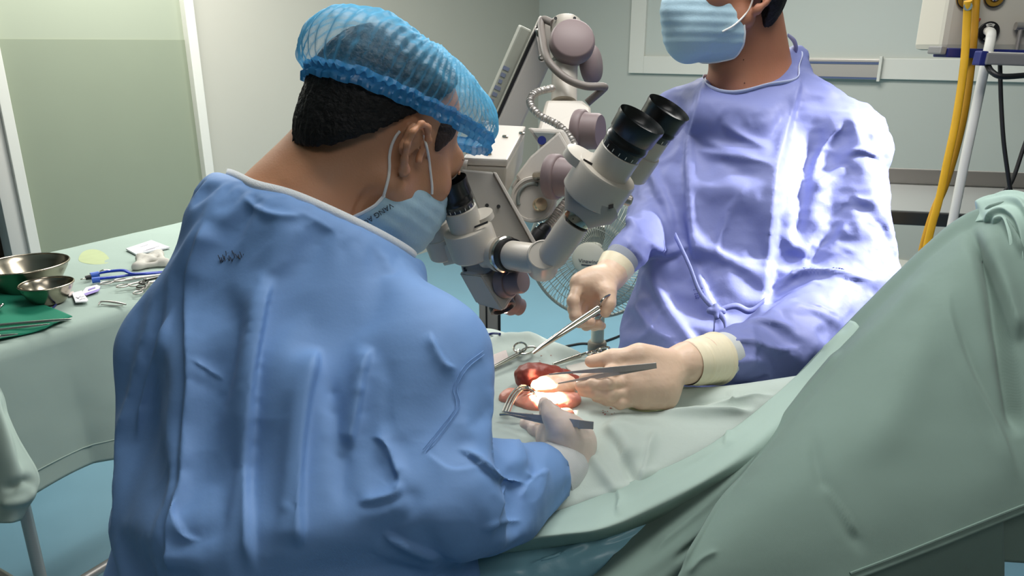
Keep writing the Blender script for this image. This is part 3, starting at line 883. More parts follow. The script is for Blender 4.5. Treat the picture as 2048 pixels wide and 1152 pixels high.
# ring-handled clamps
def ring_clamp(name, label, r1, r2, joint, tips, z, rr, group=None, gauge=0.0022, parent_loc=None, m=None):
    """Scissor-action clamp lying at height z; arguments are photograph positions: two finger rings, the joint, the tip."""
    Z = z if callable(z) else (lambda x, y: z)
    pt = lambda p, dz=0.0: PZ(p[0], p[1], Z(p[0], p[1]) + dz)
    J = pt(joint); T = pt(tips); t = thing(name, label, 'surgical instrument', J, group)
    m = m or M['satin_steel']; ax = unit((T - J) * [1, 1, 0]); sd = np.array([-ax[1], ax[0], 0])
    for k, r in enumerate((r1, r2)):
        c = pt(r); to = unit(J - c); s2 = np.cross(UZ, to)
        ring = [c + (to * 1.25 * math.cos(a) + s2 * math.sin(a)) * rr + UZ * 0.001 * k for a in np.linspace(0, 2 * math.pi, 20, endpoint=False)]
        MB().tube(ring, gauge * 0.8, 8, closed=True).build('finger_ring', m, t)
        st = c + to * rr * 1.25; sg = 1 if float((c - J) @ sd) > 0 else -1
        MB().tube([st, st * 0.45 + J * 0.55 + sd * sg * 0.002, J, J * 0.5 + T * 0.5 - sd * sg * 0.0015, T], [gauge, gauge * 1.2, gauge * 1.6, gauge * 1.1, gauge * 0.5], 8, 4).build('shank', m, t)
    MB().lathe(J - UZ * 0.003, UZ, [(0.0005, 0), (gauge * 1.6, 0.0005), (gauge * 1.6, 0.007), (0.0005, 0.0078)], 14).build('screw', m, t)
    return t
zc = IT + 0.008
ring_clamp('ring_clamp', 'ring-handled clamp lying closest under the blue forceps', (212, 566), (240, 561), (268, 557), (330, 548), zc, 0.011, 'ring-handled clamps on the table')
ring_clamp('ring_clamp', 'ring-handled clamp in the middle of the heap below the blue forceps', (245, 572), (270, 570), (296, 560), (345, 552), zc + 0.004, 0.011, 'ring-handled clamps on the table')
ring_clamp('ring_clamp', 'ring-handled clamp lowest in the heap beside the blue gown sleeve', (276, 585), (283, 577), (300, 566), (345, 556), zc + 0.002, 0.010, 'ring-handled clamps on the table')
ring_clamp('ring_clamp', 'ring-handled clamp half hidden behind the gown, black at its joint', (282, 572), (287, 565), (290, 561), (345, 548), zc + 0.008, 0.010, 'ring-handled clamps on the table', m=mat('blackened_steel', (70, 70, 66), 0.3, metal=0.9))
# curved needle / retractor at the front
t = thing('curved_retractor', 'small curved steel retractor near the front edge of the table', 'surgical instrument', PZ(222, 606, IT))
MB().tube([PZ(197, 610, IT + .004), PZ(201, 604, IT + .008), PZ(212, 603, IT + .009), PZ(232, 605, IT + .007), PZ(252, 609, IT + .005)], [0.0015, 0.002, 0.0022, 0.0028, 0.0018], 8, 6).build('hook', M['satin_steel'], t)
MB().tube([PZ(202, 609, IT + .003), PZ(225, 611, IT + .003), PZ(246, 611, IT + .003)], [0.001, 0.0014, 0.001], 8, 4).build('blade', M['satin_steel'], t)
# papers, gauze, pouches
def slab(name, label, cat, corners, z, th, m, group=None, bevel=0.0008):
    pts = [PZ(x, y, z) for x, y in corners]
    t = thing(name, label, cat, sum(pts) / len(pts), group)
    MB().prism(pts, UZ, th).build('sheet', m, t, smooth=False, bevel=bevel)
    return t, pts
t, pts = slab('paper_packet', 'folded white paper packet with faint print behind the gauze', 'paper', [(252, 500), (303, 483), (340, 497), (272, 511)], IT + 0.003, 0.005, M['paper'])
z = IT + 0.0085
for (a, b) in (((280, 494), (296, 489)), ((292, 500), (318, 492)), ((285, 503), (310, 496)), ((300, 505), (328, 497))):
    p, q = PZ(*a, z), PZ(*b, z); s = np.array([-(q - p)[1], (q - p)[0], 0]); s = unit(s) * 0.0016
    MB().add([p - s, q - s, q + s, p + s], [(0, 1, 2, 3)]).build('print_line', mat('pale_print', (170, 165, 175), 0.8), t, smooth=False)
F = Field()
gp = [PZ(x, y, IT + 0.008) for x, y in ((282, 516), (318, 508), (330, 527), (275, 534))]
for i in range(4): F.cone(gp[i], gp[(i + 1) % 4], 0.007, 0.008, 0.015)
F.cone(gp[0], gp[2], 0.009, 0.010, 0.015); F.cone(gp[1], gp[3], 0.009, 0.009, 0.015)
V, Q = polygonise(F, 0.003); V = V + normals(V, Q) * (0.002 * crumple(V, 22, 4))[:, None]; V[:, 2] = np.maximum(V[:, 2], IT + 0.003)
tag(put('gauze_pad', mesh_quads(V, Q), M['gauze']), 'cream gauze pad lying in front of the white paper packet', 'gauze')
t, pts = slab('suture_packet', 'white suture packet with lilac edge pointing at the blue forceps', 'packet', [(163, 588), (172, 577), (194, 571), (201, 575), (196, 582), (172, 592)], IT + 0.003, 0.003, M['paper'], 'suture packets')
a = [PZ(x, y, IT + 0.0066) for x, y in ((166, 588), (195, 579), (201, 577), (196, 583), (172, 591))]
MB().prism(a, UZ, 0.0006).build('lilac_band', M['lilac'], t, smooth=False)
a = [PZ(x, y, IT + 0.0066) for x, y in ((176, 579), (190, 574), (191, 576), (177, 581))]
MB().prism(a, UZ, 0.0008).build('label_strip', M['lilac'], t, smooth=False)
t, pts = slab('suture_packet', 'white suture packet with scribbled print beside the small steel bowl', 'packet', [(144, 588), (164, 583), (177, 602), (172, 605), (151, 606)], IT + 0.007, 0.003, M['paper'], 'suture packets')
for i in range(5):
    p = PZ(152 + i * 3.5, 594 + (i % 3) * 3, IT + 0.0107); q = PZ(158 + i * 3.2, 597 - (i % 2) * 5, IT + 0.0107)
    s = unit(np.array([-(q - p)[1], (q - p)[0], 0])) * 0.0009
    MB().add([p - s, q - s, q + s, p + s], [(0, 1, 2, 3)]).build('print_line', bpy.data.materials['pale_print'], t, smooth=False)
t, pts = slab('foil_strip', 'crumpled pale foil strip between the small bowl and the suture packets', 'packet', [(134, 589), (147, 584), (150, 590), (138, 594)], IT + 0.003, 0.003, M['pouch'])
t = thing('blue_swab_stick', 'thin blue stick lying beside the dark green cloth', 'swab', PZ(106, 616, IT))
MB().tube([PZ(99, 623, IT + .005), PZ(112, 609, IT + .005)], 0.0022, 8).build('stick', M['navy'], t)
MB().tube([PZ(97, 625, IT + .005), PZ(99, 623, IT + .005)], [0.0012, 0.0022], 8).build('tip', M['navy'], t)

# ---------------------------------------------------------------- operating table and its drapes
ot = thing('operating_table', 'operating table hidden under the green drapes between the two surgeons', 'operating table', (0.10, 1.02, 0))
oc = np.array([0.29, 0.90, 0.0])
MB().box(oc + UZ * 0.03, (0.7, 0.36, 0.05), (E2, E1, UZ)).build('base', M['brushed'], ot, smooth=False, bevel=0.01)
MB().lathe(oc + UZ * 0.05, UZ, [(0.12, 0), (0.12, 0.25), (0.09, 0.26), (0.09, 0.62)], 32).build('column', M['satin_steel'], ot)
MB().box(oc + UZ * 0.685, (0.9, 0.34, 0.03), (E2, E1, UZ)).build('frame', M['brushed'], ot, smooth=False, bevel=0.006)
MB().box(oc + UZ * 0.725, (0.9, 0.36, 0.05), (E2, E1, UZ)).build('mattress', M['mattress'], ot, smooth=False, bevel=0.015)

def sheet(name, ctrl, nu, nv, folds, m, noise=0.001, thick=0.0016, parent=None, facing=1, nscale=9, seed=0, post=None):
    G = grid_patch(ctrl, nu, nv); V, Q = grid_mesh(G); N = normals(V, Q)
    if ((CP - V) * N).sum(1).mean() < 0: Q = Q[:, ::-1]; N = -N
    V = fold(V, N, folds, facing)
    N = normals(V, Q)
    V = V + N * (noise * vnoise(V * nscale, seed + 1) + noise * 0.5 * vnoise(V * nscale * 2.7, seed + 2))[:, None]
    if post: V = post(V)
    o = put(name, mesh_quads(V, Q), m, parent)
    if thick: s = o.modifiers.new('thickness', 'SOLIDIFY'); s.thickness = thick; s.offset = -1
    return o

# main drape over the patient, lying over the table and falling on both sides
mainc = [
    # far edge falling behind
    [P(860, 740, 1.62), P(960, 700, 1.58), P(1080, 720, 1.50), P(1180, 790, 1.44), P(1300, 850, 1.36), P(1450, 880, 1.28), P(1620, 860, 1.27), P(1790, 800, 1.26)],
    [P(840, 662, 1.56), P(960, 657, 1.50), P(1050, 669, 1.44), P(1140, 695, 1.37), P(1230, 741, 1.27), P(1385, 778, 1.185), P(1575, 757, 1.165), P(1760, 720, 1.15)],
    [P(830, 700, 1.46), P(940, 690, 1.40), P(1030, 702, 1.34), P(1110, 722, 1.275), P(1205, 760, 1.195), P(1370, 808, 1.135), P(1560, 800, 1.11), P(1740, 770, 1.13)],
    [P(800, 760, 1.30), P(900, 752, 1.255), P(1000, 758, 1.215), P(1085, 775, 1.175), P(1190, 800, 1.125), P(1350, 850, 1.075), P(1540, 850, 1.09), P(1720, 830, 1.10)],
    [P(780, 840, 1.14), P(890, 836, 1.10), P(990, 832, 1.085), P(1080, 838, 1.075), P(1180, 868, 1.04), P(1330, 915, 1.00), P(1500, 920, 1.05), P(1690, 910, 1.07)],
    [P(770, 940, 1.03), P(880, 930, 1.02), P(990, 920, 0.995), P(1080, 922, 0.99), P(1170, 950, 0.97), P(1300, 990, 0.95), P(1460, 1010, 0.96), P(1650, 1010, 0.98)],
    [P(760, 1050, 0.98), P(860, 1030, 0.97), P(975, 1012, 0.935), P(1070, 1010, 0.925), P(1150, 1025, 0.93), P(1260, 1056, 0.96), P(1400, 1090, 0.97), P(1620, 1100, 0.99)],
    [P(740, 1200, 0.97), P(840, 1180, 0.96), P(960, 1090, 0.925), P(1060, 1075, 0.915), P(1130, 1085, 0.93), P(1230, 1130, 0.98), P(1370, 1170, 0.99), P(1600, 1200, 1.00)],
    [P(730, 1500, 1.05), P(840, 1480, 1.04), P(960, 1120, 0.975), P(1060, 1105, 0.965), P(1130, 1130, 0.98), P(1230, 1200, 1.02), P(1370, 1240, 1.03), P(1600, 1250, 1.05)],
]
mf = [
    ([(950, 720), (985, 690), (1040, 678), (1100, 690)], 14, 0.0150, 'ridge'),
    ([(955, 690), (1000, 668), (1060, 672)], 8, -0.0090, 'soft'),
    ([(965, 740), (1020, 715), (1080, 712), (1130, 725)], 14, 0.0090, 'soft'),
    ([(1225, 860), (1240, 900), (1262, 945), (1275, 985)], 10, -0.0105, 'soft'),
    ([(1200, 850), (1235, 880), (1255, 930)], 16, 0.0135, 'right'),
    ([(1310, 850), (1295, 900), (1285, 940), (1255, 965)], 6, 0.0090, 'right'),
    ([(1302, 828), (1400, 832), (1510, 822)], 9, 0.0135, 'ridge'),
    ([(1330, 805), (1420, 812), (1520, 812)], 9, -0.0120, 'soft'),
    ([(1340, 818), (1440, 808), (1560, 790)], 8, 0.0135, 'left'),
    ([(1170, 905), (1215, 960), (1240, 1000)], 13, 0.0090, 'soft'),
    ([(1060, 1040), (1180, 1030), (1300, 980), (1450, 900)], 16, -0.0120, 'soft'),
    ([(1010, 1075), (1120, 1060), (1230, 1010)], 12, -0.0180, 'soft'),
    ([(1462, 775), (1466, 800), (1462, 815)], 4, 0.0045, 'ridge'),
    ([(1160, 1000), (1240, 985), (1330, 930)], 12, 0.0075, 'soft'),
]
md = sheet('surgical_drape', mainc, 30, 26, mf, M['drape'], 0.0016, seed=4)
tag(md, 'pale green surgical drape spread flat over the patient around the lit wound', 'drape')

# broad grey-green fold of cloth stretched from the tent down to the near table edge
bandc = [
    [P(1700, 640, 1.145), P(1600, 745, 1.130), P(1500, 833, 1.070), P(1400, 900, 1.010), P(1280, 955, 0.965), P(1190, 993, 0.940), P(1110, 1022, 0.92), P(1020, 1045, .915), P(940, 1060, .92)],
    [P(1712, 645, 1.125), P(1612, 760, 1.095), P(1520, 850, 1.035), P(1410, 925, 0.970), P(1290, 982, 0.925), P(1195, 1024, 0.895), P(1115, 1046, 0.885), P(1020, 1062, .89), P(940, 1076, .90)],
    [P(1722, 660, 1.115), P(1625, 785, 1.070), P(1530, 880, 1.000), P(1420, 955, 0.935), P(1300, 1014, 0.890), P(1205, 1054, 0.860), P(1120, 1068, 0.860), P(1020, 1080, .875), P(940, 1092, .89)],
    [P(1730, 690, 1.120), P(1640, 820, 1.075), P(1540, 930, 1.005), P(1425, 975, 0.960), P(1305, 1032, 0.905), P(1208, 1068, 0.875), P(1120, 1080, 0.875), P(1020, 1090, .89), P(940, 1100, .90)],
    [P(1740, 740, 1.140), P(1650, 880, 1.09), P(1545, 1010, 1.02), P(1430, 1010, 1.00), P(1310, 1050, 0.96), P(1210, 1080, 0.93), P(1120, 1095, 0.93), P(1020, 1105, .93), P(940, 1115, .94)],
]
bf = [([(1234, 1035), (1238, 1000), (1233, 975)], 6, 0.004, 'left'), ([(1455, 900), (1452, 875), (1462, 858)], 5, 0.004, 'left'),
      ([(1160, 1050), (1300, 985), (1420, 915), (1520, 840)], 12, 0.004, 'soft'), ([(1690, 660), (1660, 690), (1640, 700)], 5, 0.004, 'ridge')]
bd = sheet('drape_fold', bandc, 24, 18, bf, mat('green_cotton_greyer', (168, 190, 180), 0.85, spec=0.25, var=0.04, var_scale=5, weave=0.25, weave_scale=520), 0.0012, parent=md, seed=9)

# folds gathered at the foot of the tent, shade put into their colour
foldc = [
    [P(1715, 640, 1.150), P(1630, 755, 1.115), P(1540, 850, 1.060), P(1438, 925, 1.005), P(1362, 968, 0.975), P(1282, 1042, 0.945), P(1200, 1140, 0.89), P(1110, 1200, .87)],
    [P(1728, 655, 1.120), P(1650, 775, 1.070), P(1565, 880, 1.000), P(1465, 985, 0.935), P(1390, 1040, 0.905), P(1310, 1100, 0.875), P(1210, 1170, 0.85), P(1120, 1240, .84)],
    [P(1736, 680, 1.110), P(1660, 800, 1.050), P(1570, 910, 0.985), P(1470, 1020, 0.915), P(1395, 1080, 0.880), P(1320, 1140, 0.855), P(1220, 1210, 0.83), P(1130, 1290, .82)],
    [P(1745, 700, 1.120), P(1670, 830, 1.06), P(1575, 945, 0.995), P(1475, 1060, 0.925), P(1400, 1125, 0.880), P(1325, 1190, 0.85), P(1230, 1260, .83), P(1140, 1340, .83)],
    [P(1750, 760, 1.150), P(1680, 900, 1.09), P(1580, 1030, 1.03), P(1480, 1150, 0.96), P(1405, 1230, 0.92), P(1330, 1300, 0.89), P(1240, 1380, .88), P(1150, 1450, .88)],
]
ff = [([(1300, 1110), (1420, 1010), (1540, 890), (1650, 770)], 9, 0.006, 'right', 0.1), ([(1340, 1130), (1440, 1040), (1560, 900), (1670, 760)], 9, -0.006, 'soft', 0.1)]
sheet('drape_fold', foldc, 24, 18, ff, M['drape_shaded'], 0.001, parent=md, seed=12)

# pale blue plastic underpad showing below the near edge
padc = [
    [P(1420, 945, 1.03), P(1340, 995, 0.985), P(1250, 1035, 0.955), P(1170, 1060, 0.94), P(1080, 1075, 0.935), P(940, 1095, 0.945)],
    [P(1400, 975, 1.00), P(1335, 1030, 0.955), P(1250, 1075, 0.925), P(1170, 1100, 0.915), P(1080, 1112, 0.915), P(940, 1130, 0.925)],
    [P(1390, 1030, .985), P(1335, 1085, 0.945), P(1250, 1130, 0.915), P(1170, 1160, 0.905), P(1080, 1175, 0.905), P(940, 1190, 0.915)],
    [P(1390, 1250, .99), P(1335, 1260, 0.965), P(1250, 1290, 0.94), P(1170, 1320, 0.93), P(1080, 1340, 0.93), P(940, 1350, 0.94)],
]
pf = [([(1180, 1090), (1250, 1070), (1330, 1020)], 8, 0.006, 'ridge'), ([(1210, 1140), (1270, 1095), (1340, 1050)], 8, 0.006, 'right'), ([(1050, 1130), (1130, 1105), (1200, 1075)], 10, 0.005, 'ridge')]
pad = sheet('underpad', padc, 24, 16, pf, M['plastic_sheet'], 0.004, seed=15, nscale=22)
tag(pad, 'pale blue plastic underpad showing below the folds of the near drape', 'underpad')

# the tall draped tent on the right
scr = thing('drape_screen', 'steel screen frame holding up the tall green drape at the right', 'screen frame', (0.80, 1.12, 0.0))
pk = P(1932, 452, 1.13)
MB().tube([P(1700, 730, 1.22) , P(1900, 500, 1.19) - UZ * 0.03, P(1940, 472, 1.15) - UZ * 0.02, P(2060, 455, 1.10) - UZ * 0.03, P(2300, 455, 1.02) - UZ * 0.03], 0.010, 12, 6).build('bar', M['satin_steel'], scr)
for q in (P(1940, 480, 1.17), P(2300, 470, 1.03)):
    MB().cyl([q[0], q[1], 0.02], q, 0.010).build('post', M['satin_steel'], scr)
    MB().lathe([q[0], q[1], 0.0], UZ, [(0.09, 0), (0.09, 0.012), (0.012, 0.03)], 24).build('foot', M['satin_steel'], scr)
tentc = [
    # the far side first (hidden), the ridge, then down towards us
    [P(1560, 860, 1.24), P(1640, 800, 1.24), P(1730, 740, 1.25), P(1830, 660, 1.27), P(1940, 600, 1.28), P(2060, 560, 1.24), P(2200, 540, 1.18)],
    [P(1578, 770, 1.165), P(1660, 683, 1.165), P(1745, 596, 1.165), P(1845, 500, 1.160), P(1930, 437, 1.155), P(2030, 410, 1.115), P(2200, 380, 1.06)],
    [P(1585, 800, 1.105), P(1680, 695, 1.110), P(1765, 610, 1.115), P(1862, 515, 1.112), P(1948, 452, 1.105), P(2045, 425, 1.070), P(2210, 400, 1.02)],
    [P(1560, 850, 1.035), P(1665, 740, 1.050), P(1765, 650, 1.060), P(1868, 560, 1.065), P(1958, 495, 1.055), P(2060, 470, 1.035), P(2220, 450, 0.99)],
    [P(1500, 930, 0.965), P(1625, 830, 0.985), P(1750, 740, 1.000), P(1865, 650, 1.010), P(1965, 590, 1.005), P(2075, 560, 0.995), P(2230, 560, 0.96)],
    [P(1440, 1005, 0.895), P(1590, 920, 0.920), P(1735, 840, 0.945), P(1860, 765, 0.960), P(1975, 710, 0.960), P(2090, 690, 0.955), P(2240, 700, 0.93)],
    [P(1395, 1080, 0.840), P(1555, 1010, 0.870), P(1720, 940, 0.900), P(1860, 880, 0.918), P(1985, 840, 0.922), P(2100, 820, 0.920), P(2250, 830, 0.90)],
    [P(1355, 1155, 0.800), P(1520, 1120, 0.832), P(1705, 1055, 0.862), P(1860, 1000, 0.882), P(1995, 950, 0.890), P(2110, 920, 0.892), P(2260, 900, 0.88)],
    [P(1320, 1255, 0.775), P(1490, 1230, 0.812), P(1700, 1164, 0.840), P(1865, 1101, 0.862), P(2005, 1044, 0.874), P(2120, 1000, 0.878), P(2260, 960, 0.87)],
]
tf = [
    ([(1935, 445), (1975, 540), (2005, 680), (2040, 880)], 17, -0.022, 'soft', 0.15),
    ([(1950, 450), (2000, 560), (2040, 690)], 14, 0.016, 'right', 0.2),
    ([(1985, 420), (2020, 460), (2050, 520)], 10, 0.012, 'ridge'),
    ([(1960, 425), (2010, 412), (2060, 405)], 8, 0.010, 'ridge'),
    ([(1970, 440), (2020, 432), (2060, 436)], 7, -0.008, 'soft'),
    ([(1905, 570), (1900, 630), (1935, 740), (1990, 850), (2040, 980)], 16, 0.009, 'left', 0.3),
    ([(1900, 640), (1960, 790), (2010, 920)], 14, -0.005, 'soft'),
    ([(1620, 850), (1640, 950), (1690, 1050), (1740, 1115)], 14, -0.005, 'soft'),
    ([(1640, 960), (1690, 1030), (1720, 1080)], 8, 0.005, 'left'),
    ([(1360, 1140), (1440, 1000), (1570, 838), (1690, 700)], 8, 0.006, 'right', 0.06),
    ([(1900, 500), (1880, 600), (1800, 800), (1700, 950)], 50, 0.008, 'soft'),
    ([(1640, 760), (1760, 650), (1870, 540)], 18, 0.004, 'soft'),
    ([(1440, 1100), (1400, 1120), (1370, 1152)], 10, 0.005, 'ridge'),
]
td = sheet('tall_drape', tentc, 30, 24, tf, M['drape_shaded'], 0.0014, seed=21)
tag(td, 'tall tent-like green drape rising at the right in front of the hoses', 'drape')
# hem seam and side layers of the tall drape
hl = [(1700, 1147), (1790, 1113), (1865, 1083), (2005, 1027), (2070, 1002)]
def ontent(x, y, off=0.003):
    best = min(tent_pts, key=lambda q: (q[1][0] - x) ** 2 + (q[1][1] - y) ** 2); return best[0]
tv_ = np.empty(len(td.data.vertices) * 3); td.data.vertices.foreach_get('co', tv_); tv_ = tv_.reshape(-1, 3)
tp_ = project(tv_)
def seam(line, name, parent, r=0.0016):
    pts = []
    for x, y in curve_pts(line, 8):
        i = np.argmin((tp_[:, 0] - x) ** 2 + (tp_[:, 1] - y) ** 2)
        pts.append(P(x, y, tp_[i, 2] - 0.001))
    MB().tube(pts[::2], r, 6).build(name, M['drape_shaded'], parent)
seam(hl, 'hem_seam', td)
lowc = [
    [P(1600, 1160, 0.862), P(1700, 1130, 0.875), P(1860, 1075, 0.893), P(2008, 1015, 0.905)],
    [P(1600, 1190, 0.862), P(1700, 1165, 0.876), P(1860, 1105, 0.895), P(2008, 1050, 0.908)],
    [P(1600, 1260, 0.875), P(1700, 1240, 0.89), P(1860, 1190, 0.91), P(2009, 1160, 0.925)],
    [P(1600, 1500, 0.95), P(1700, 1480, 0.96), P(1860, 1460, 0.98), P(2008, 1450, 0.99)],
]
sheet('side_fall', lowc, 16, 14, [], M['drape_shaded'], 0.001, parent=td, seed=33)
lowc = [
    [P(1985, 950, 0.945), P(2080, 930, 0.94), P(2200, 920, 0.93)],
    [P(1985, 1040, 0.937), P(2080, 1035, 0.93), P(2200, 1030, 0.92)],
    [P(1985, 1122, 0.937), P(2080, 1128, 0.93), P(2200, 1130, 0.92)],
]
sheet('side_fall', lowc, 16, 14, [], M['drape_shaded'], 0.001, parent=td, seed=35)

# bunched top of the tall drape, thrown over the bar in rounded folds
topc = [
    [P(1925, 452, 1.165), P(1950, 436, 1.150), P(1990, 412, 1.130), P(2030, 399, 1.110), P(2075, 396, 1.09), P(2160, 390, 1.07)],
    [P(1940, 446, 1.120), P(1962, 436, 1.108), P(2000, 420, 1.090), P(2036, 412, 1.068), P(2080, 412, 1.05), P(2165, 410, 1.03)],
    [P(1962, 452, 1.110), P(1980, 446, 1.088), P(2010, 438, 1.068), P(2040, 440, 1.046), P(2085, 445, 1.03), P(2168, 445, 1.01)],
    [P(1984, 490, 1.090), P(1996, 486, 1.064), P(2018, 484, 1.044), P(2046, 490, 1.030), P(2088, 500, 1.02), P(2170, 505, 1.00)],
    [P(2000, 560, 1.060), P(2010, 558, 1.040), P(2028, 558, 1.026), P(2052, 566, 1.015), P(2090, 575, 1.005), P(2170, 580, .985)],
    [P(2010, 660, 1.020), P(2020, 658, 1.005), P(2036, 660, .996), P(2058, 668, .99), P(2092, 676, .985), P(2170, 680, .97)],
]
kf = [([(1945, 440), (1985, 418), (2022, 408), (2046, 420), (2064, 470), (2070, 540)], 7, .012, 'right', .1),
      ([(1966, 444), (2002, 428), (2024, 430), (2040, 460), (2046, 540)], 6, .011, 'right', .1),
      ([(1982, 450), (2006, 440), (2018, 452), (2026, 500), (2030, 570)], 6, .010, 'right', .1),
      ([(1960, 430), (2000, 406), (2040, 400), (2070, 410)], 6, .009, 'right', .1),
      ([(2034, 600), (2030, 620), (2040, 640)], 8, -.005, 'soft')]
sheet('bunched_fold', topc, 22, 18, kf, mat('green_cotton_pale', (160, 184, 174), .85, spec=.25, var=.04, var_scale=5, weave=.25, weave_scale=520), .0008, parent=td, seed=51)
GF, GP, GI, GS = 0.5, 0.8, 0.027, dict(frames=14, grow=0.06, bend=25, tension=40, mass=0.1, quality=4, gravity=0.5)

# ---------------------------------------------------------------- people
def head_axes(fr, fu, fw, roll=0.0):
    """Forward given as right/up/away of the camera; returns right, forward, up of the head in the room."""
    f = unit(fr * CR + fu * CU + fw * CF)
    u = unit(UZ - f * f[2]); r = np.cross(f, u)
    c, s = math.cos(roll), math.sin(roll)
    return np.array([r * c + u * s, f, u * c - r * s])

def add_head(F, H, A, k=1.0):
    L = lambda x, y, z: H + (A[0] * x + A[1] * y + A[2] * z) * k
    F.ell(L(0, -.012, .035), np.array([.075, .097, .090]) * k, A, .01)
    F.ell(L(0, .040, -.035), np.array([.060, .054, .082]) * k, A, .03)
    F.ell(L(0, .066, -.098), np.array([.030, .026, .024]) * k, A, .03)
    for s in (1, -1):
        F.cone(L(.055 * s, -.002, -.055), L(.022 * s, .066, -.098), .022 * k, .018 * k, .03)
        F.ell(L(.042 * s, .062, -.022), np.array([.026, .024, .024]) * k, A, .02)
        F.ell(L(.034 * s, .102, .008), np.array([.017, .014, .012]) * k, A, .012, sub=True)
        F.ell(L(.033 * s, .081, .008), np.array([.014, .0135, .0125]) * k, A, .004)
    F.cone(L(-.036, .083, .026), L(.036, .083, .026), .012 * k, .012 * k, .018)
    F.cone(L(0, .092, .012), L(0, .112, -.030), .008 * k, .0115 * k, .012)
    for s in (1, -1): F.ell(L(.012 * s, .102, -.034), np.array([.009, .011, .008]) * k, A, .008)
    F.cone(L(-.02, .092, -.060), L(.02, .092, -.060), .008 * k, .008 * k, .012)
    F.cone(L(-.018, .089, -.073), L(.018, .089, -.073), .008 * k, .008 * k, .010)
    return L

def add_ear(F, L, A, s, k=1.0):
    """Outer ear: rim, bowl, inner fold and lobe on side s (+1 right)."""
    q = lambda f, z, o=0.0: L((.0745 + o) * s, -.012 + (f + .012) * k / 1.06, -.008 + (z + .004) * k / 1.06)
    rim = [(.010, .004, .004), (.008, .022, .009), (-.006, .034, .014), (-.022, .031, .019), (-.030, .014, .021), (-.027, -.004, .018), (-.016, -.020, .012), (-.006, -.031, .007)]
    pts = [q(f - .006, z - .006, o) for f, z, o in rim]
    F.chain(pts, [.0035 * k, .0040 * k, .0042 * k, .0042 * k, .0042 * k, .0042 * k, .0045 * k, .005 * k], .005)
    sheet = [((-.010, .012, .006), .014), ((-.014, -.002, .007), .013), ((-.016, .020, .009), .012)]
    for (f, z, o), r in sheet:
        B = np.array([unit(A[0] * s + A[1] * -0.0 + 0), A[1], A[2]])
        F.ell(q(f - .006, z - .006, o - .004), np.array([.0055, r, r * 1.1]) * k, B, .006)
    F.ell(q(-.010, -.036, .006), np.array([.006, .009, .010]) * k, A, .006)          # lobe
    F.ell(q(-.011, -.006, .012), np.array([.009, .009, .013]) * k, A, .004, sub=True)  # bowl
    F.cone(q(.004, -.008, .004), q(.004, -.014, .006), .005 * k, .005 * k, .005)       # tragus

def add_face(L, A, k, parent):
    for s in (1, -1):
        e = MB().lathe(L(.033 * s, .0905, .008), A[1], [(.0115 * k, 0), (.009 * k, .0035), (.0045 * k, .0052), (0, .0055)], 20).build('eye', M['eye_white'], parent)
        MB().lathe(L(.033 * s, .0948, .008), A[1], [(.0052 * k, 0), (.0040 * k, .0012), (0, .0016)], 16).build('iris', M['iris'], e)
        MB().tube([L(.014 * s, .1015, .027), L(.030 * s, .1005, .031), L(.048 * s, .086, .026)], [.0022, .0030, .0012], 8, 4, flat=.6).build('eyebrow', M['hair'], parent)
        MB().tube([L(.021 * s, .0985, .009), L(.033 * s, .100, .0155), L(.045 * s, .093, .009)], .0016, 6, 4).build('eyelid', M['skin'], parent)

def hand(name, wrist, mcps, fingers, thumb, m, parent, h=0.0016, rw=0.026, rf=0.0086, extra=None, wr=None):
    """wrist: list of points up the forearm; mcps: four knuckles; fingers: joints after each knuckle; thumb: joints from its base."""
    F = Field()
    F.chain(wrist, wr or [rw * 0.95, rw, rw * 1.02][:len(wrist)], .01)
    W = np.asarray(wrist[-1])
    for i, c in enumerate(mcps):
        F.cone(W * 0.75 + c * 0.25, c, rw * 0.62, .0125 if i < 3 else .0115, .018)
    for i in range(3): F.cone(mcps[i], mcps[i + 1], .0115, .0115, .012)
    for i, fp in enumerate(fingers):
        s = (0.98, 1.03, 0.98, 0.88)[i]
        n = len(fp); rad = np.linspace(rf * 1.18, rf * 0.86, n + 1) * s
        F.chain([mcps[i]] + list(fp), list(rad), .0035 if i else .0035)
        for j in range(n - 1): F.ell(fp[j], np.full(3, rad[j + 1] * 1.06), None, .004)
    n = len(thumb)
    F.chain(thumb, list(np.linspace(.0165, .0092, n)), .010)
    if extra: extra(F)
    V, Q = polygonise(F, h, 0.01)
    V = V + normals(V, Q) * (0.0005 * crumple(V, 60, 3))[:, None]
    return put(name, mesh_quads(V, Q), m, parent)

def seam_on(V, line, name, m, parent, r=0.0008, off=0.0008, dash=None, N=None):
    """A thin cord laid on the visible side of a cloth."""
    pr = project(V); pts = []
    vis = ((CP - V) * N).sum(1) > 0
    VV, PP, NN = V[vis], pr[vis], N[vis]
    for x, y in curve_pts(line, 8):
        dd = (PP[:, 0] - x) ** 2 + (PP[:, 1] - y) ** 2
        c = np.argsort(dd)[:12]; i = c[np.argmin(PP[c, 2])]
        pts.append(P(x, y, PP[i, 2]) + NN[i] * off)
    if dash:
        mb = MB()
        for i in range(0, len(pts) - 1, dash): mb.tube(pts[i:i + 2], r, 5)
        return mb.build(name, m, parent)
    return MB().tube(pts, r, 6).build(name, m, parent)

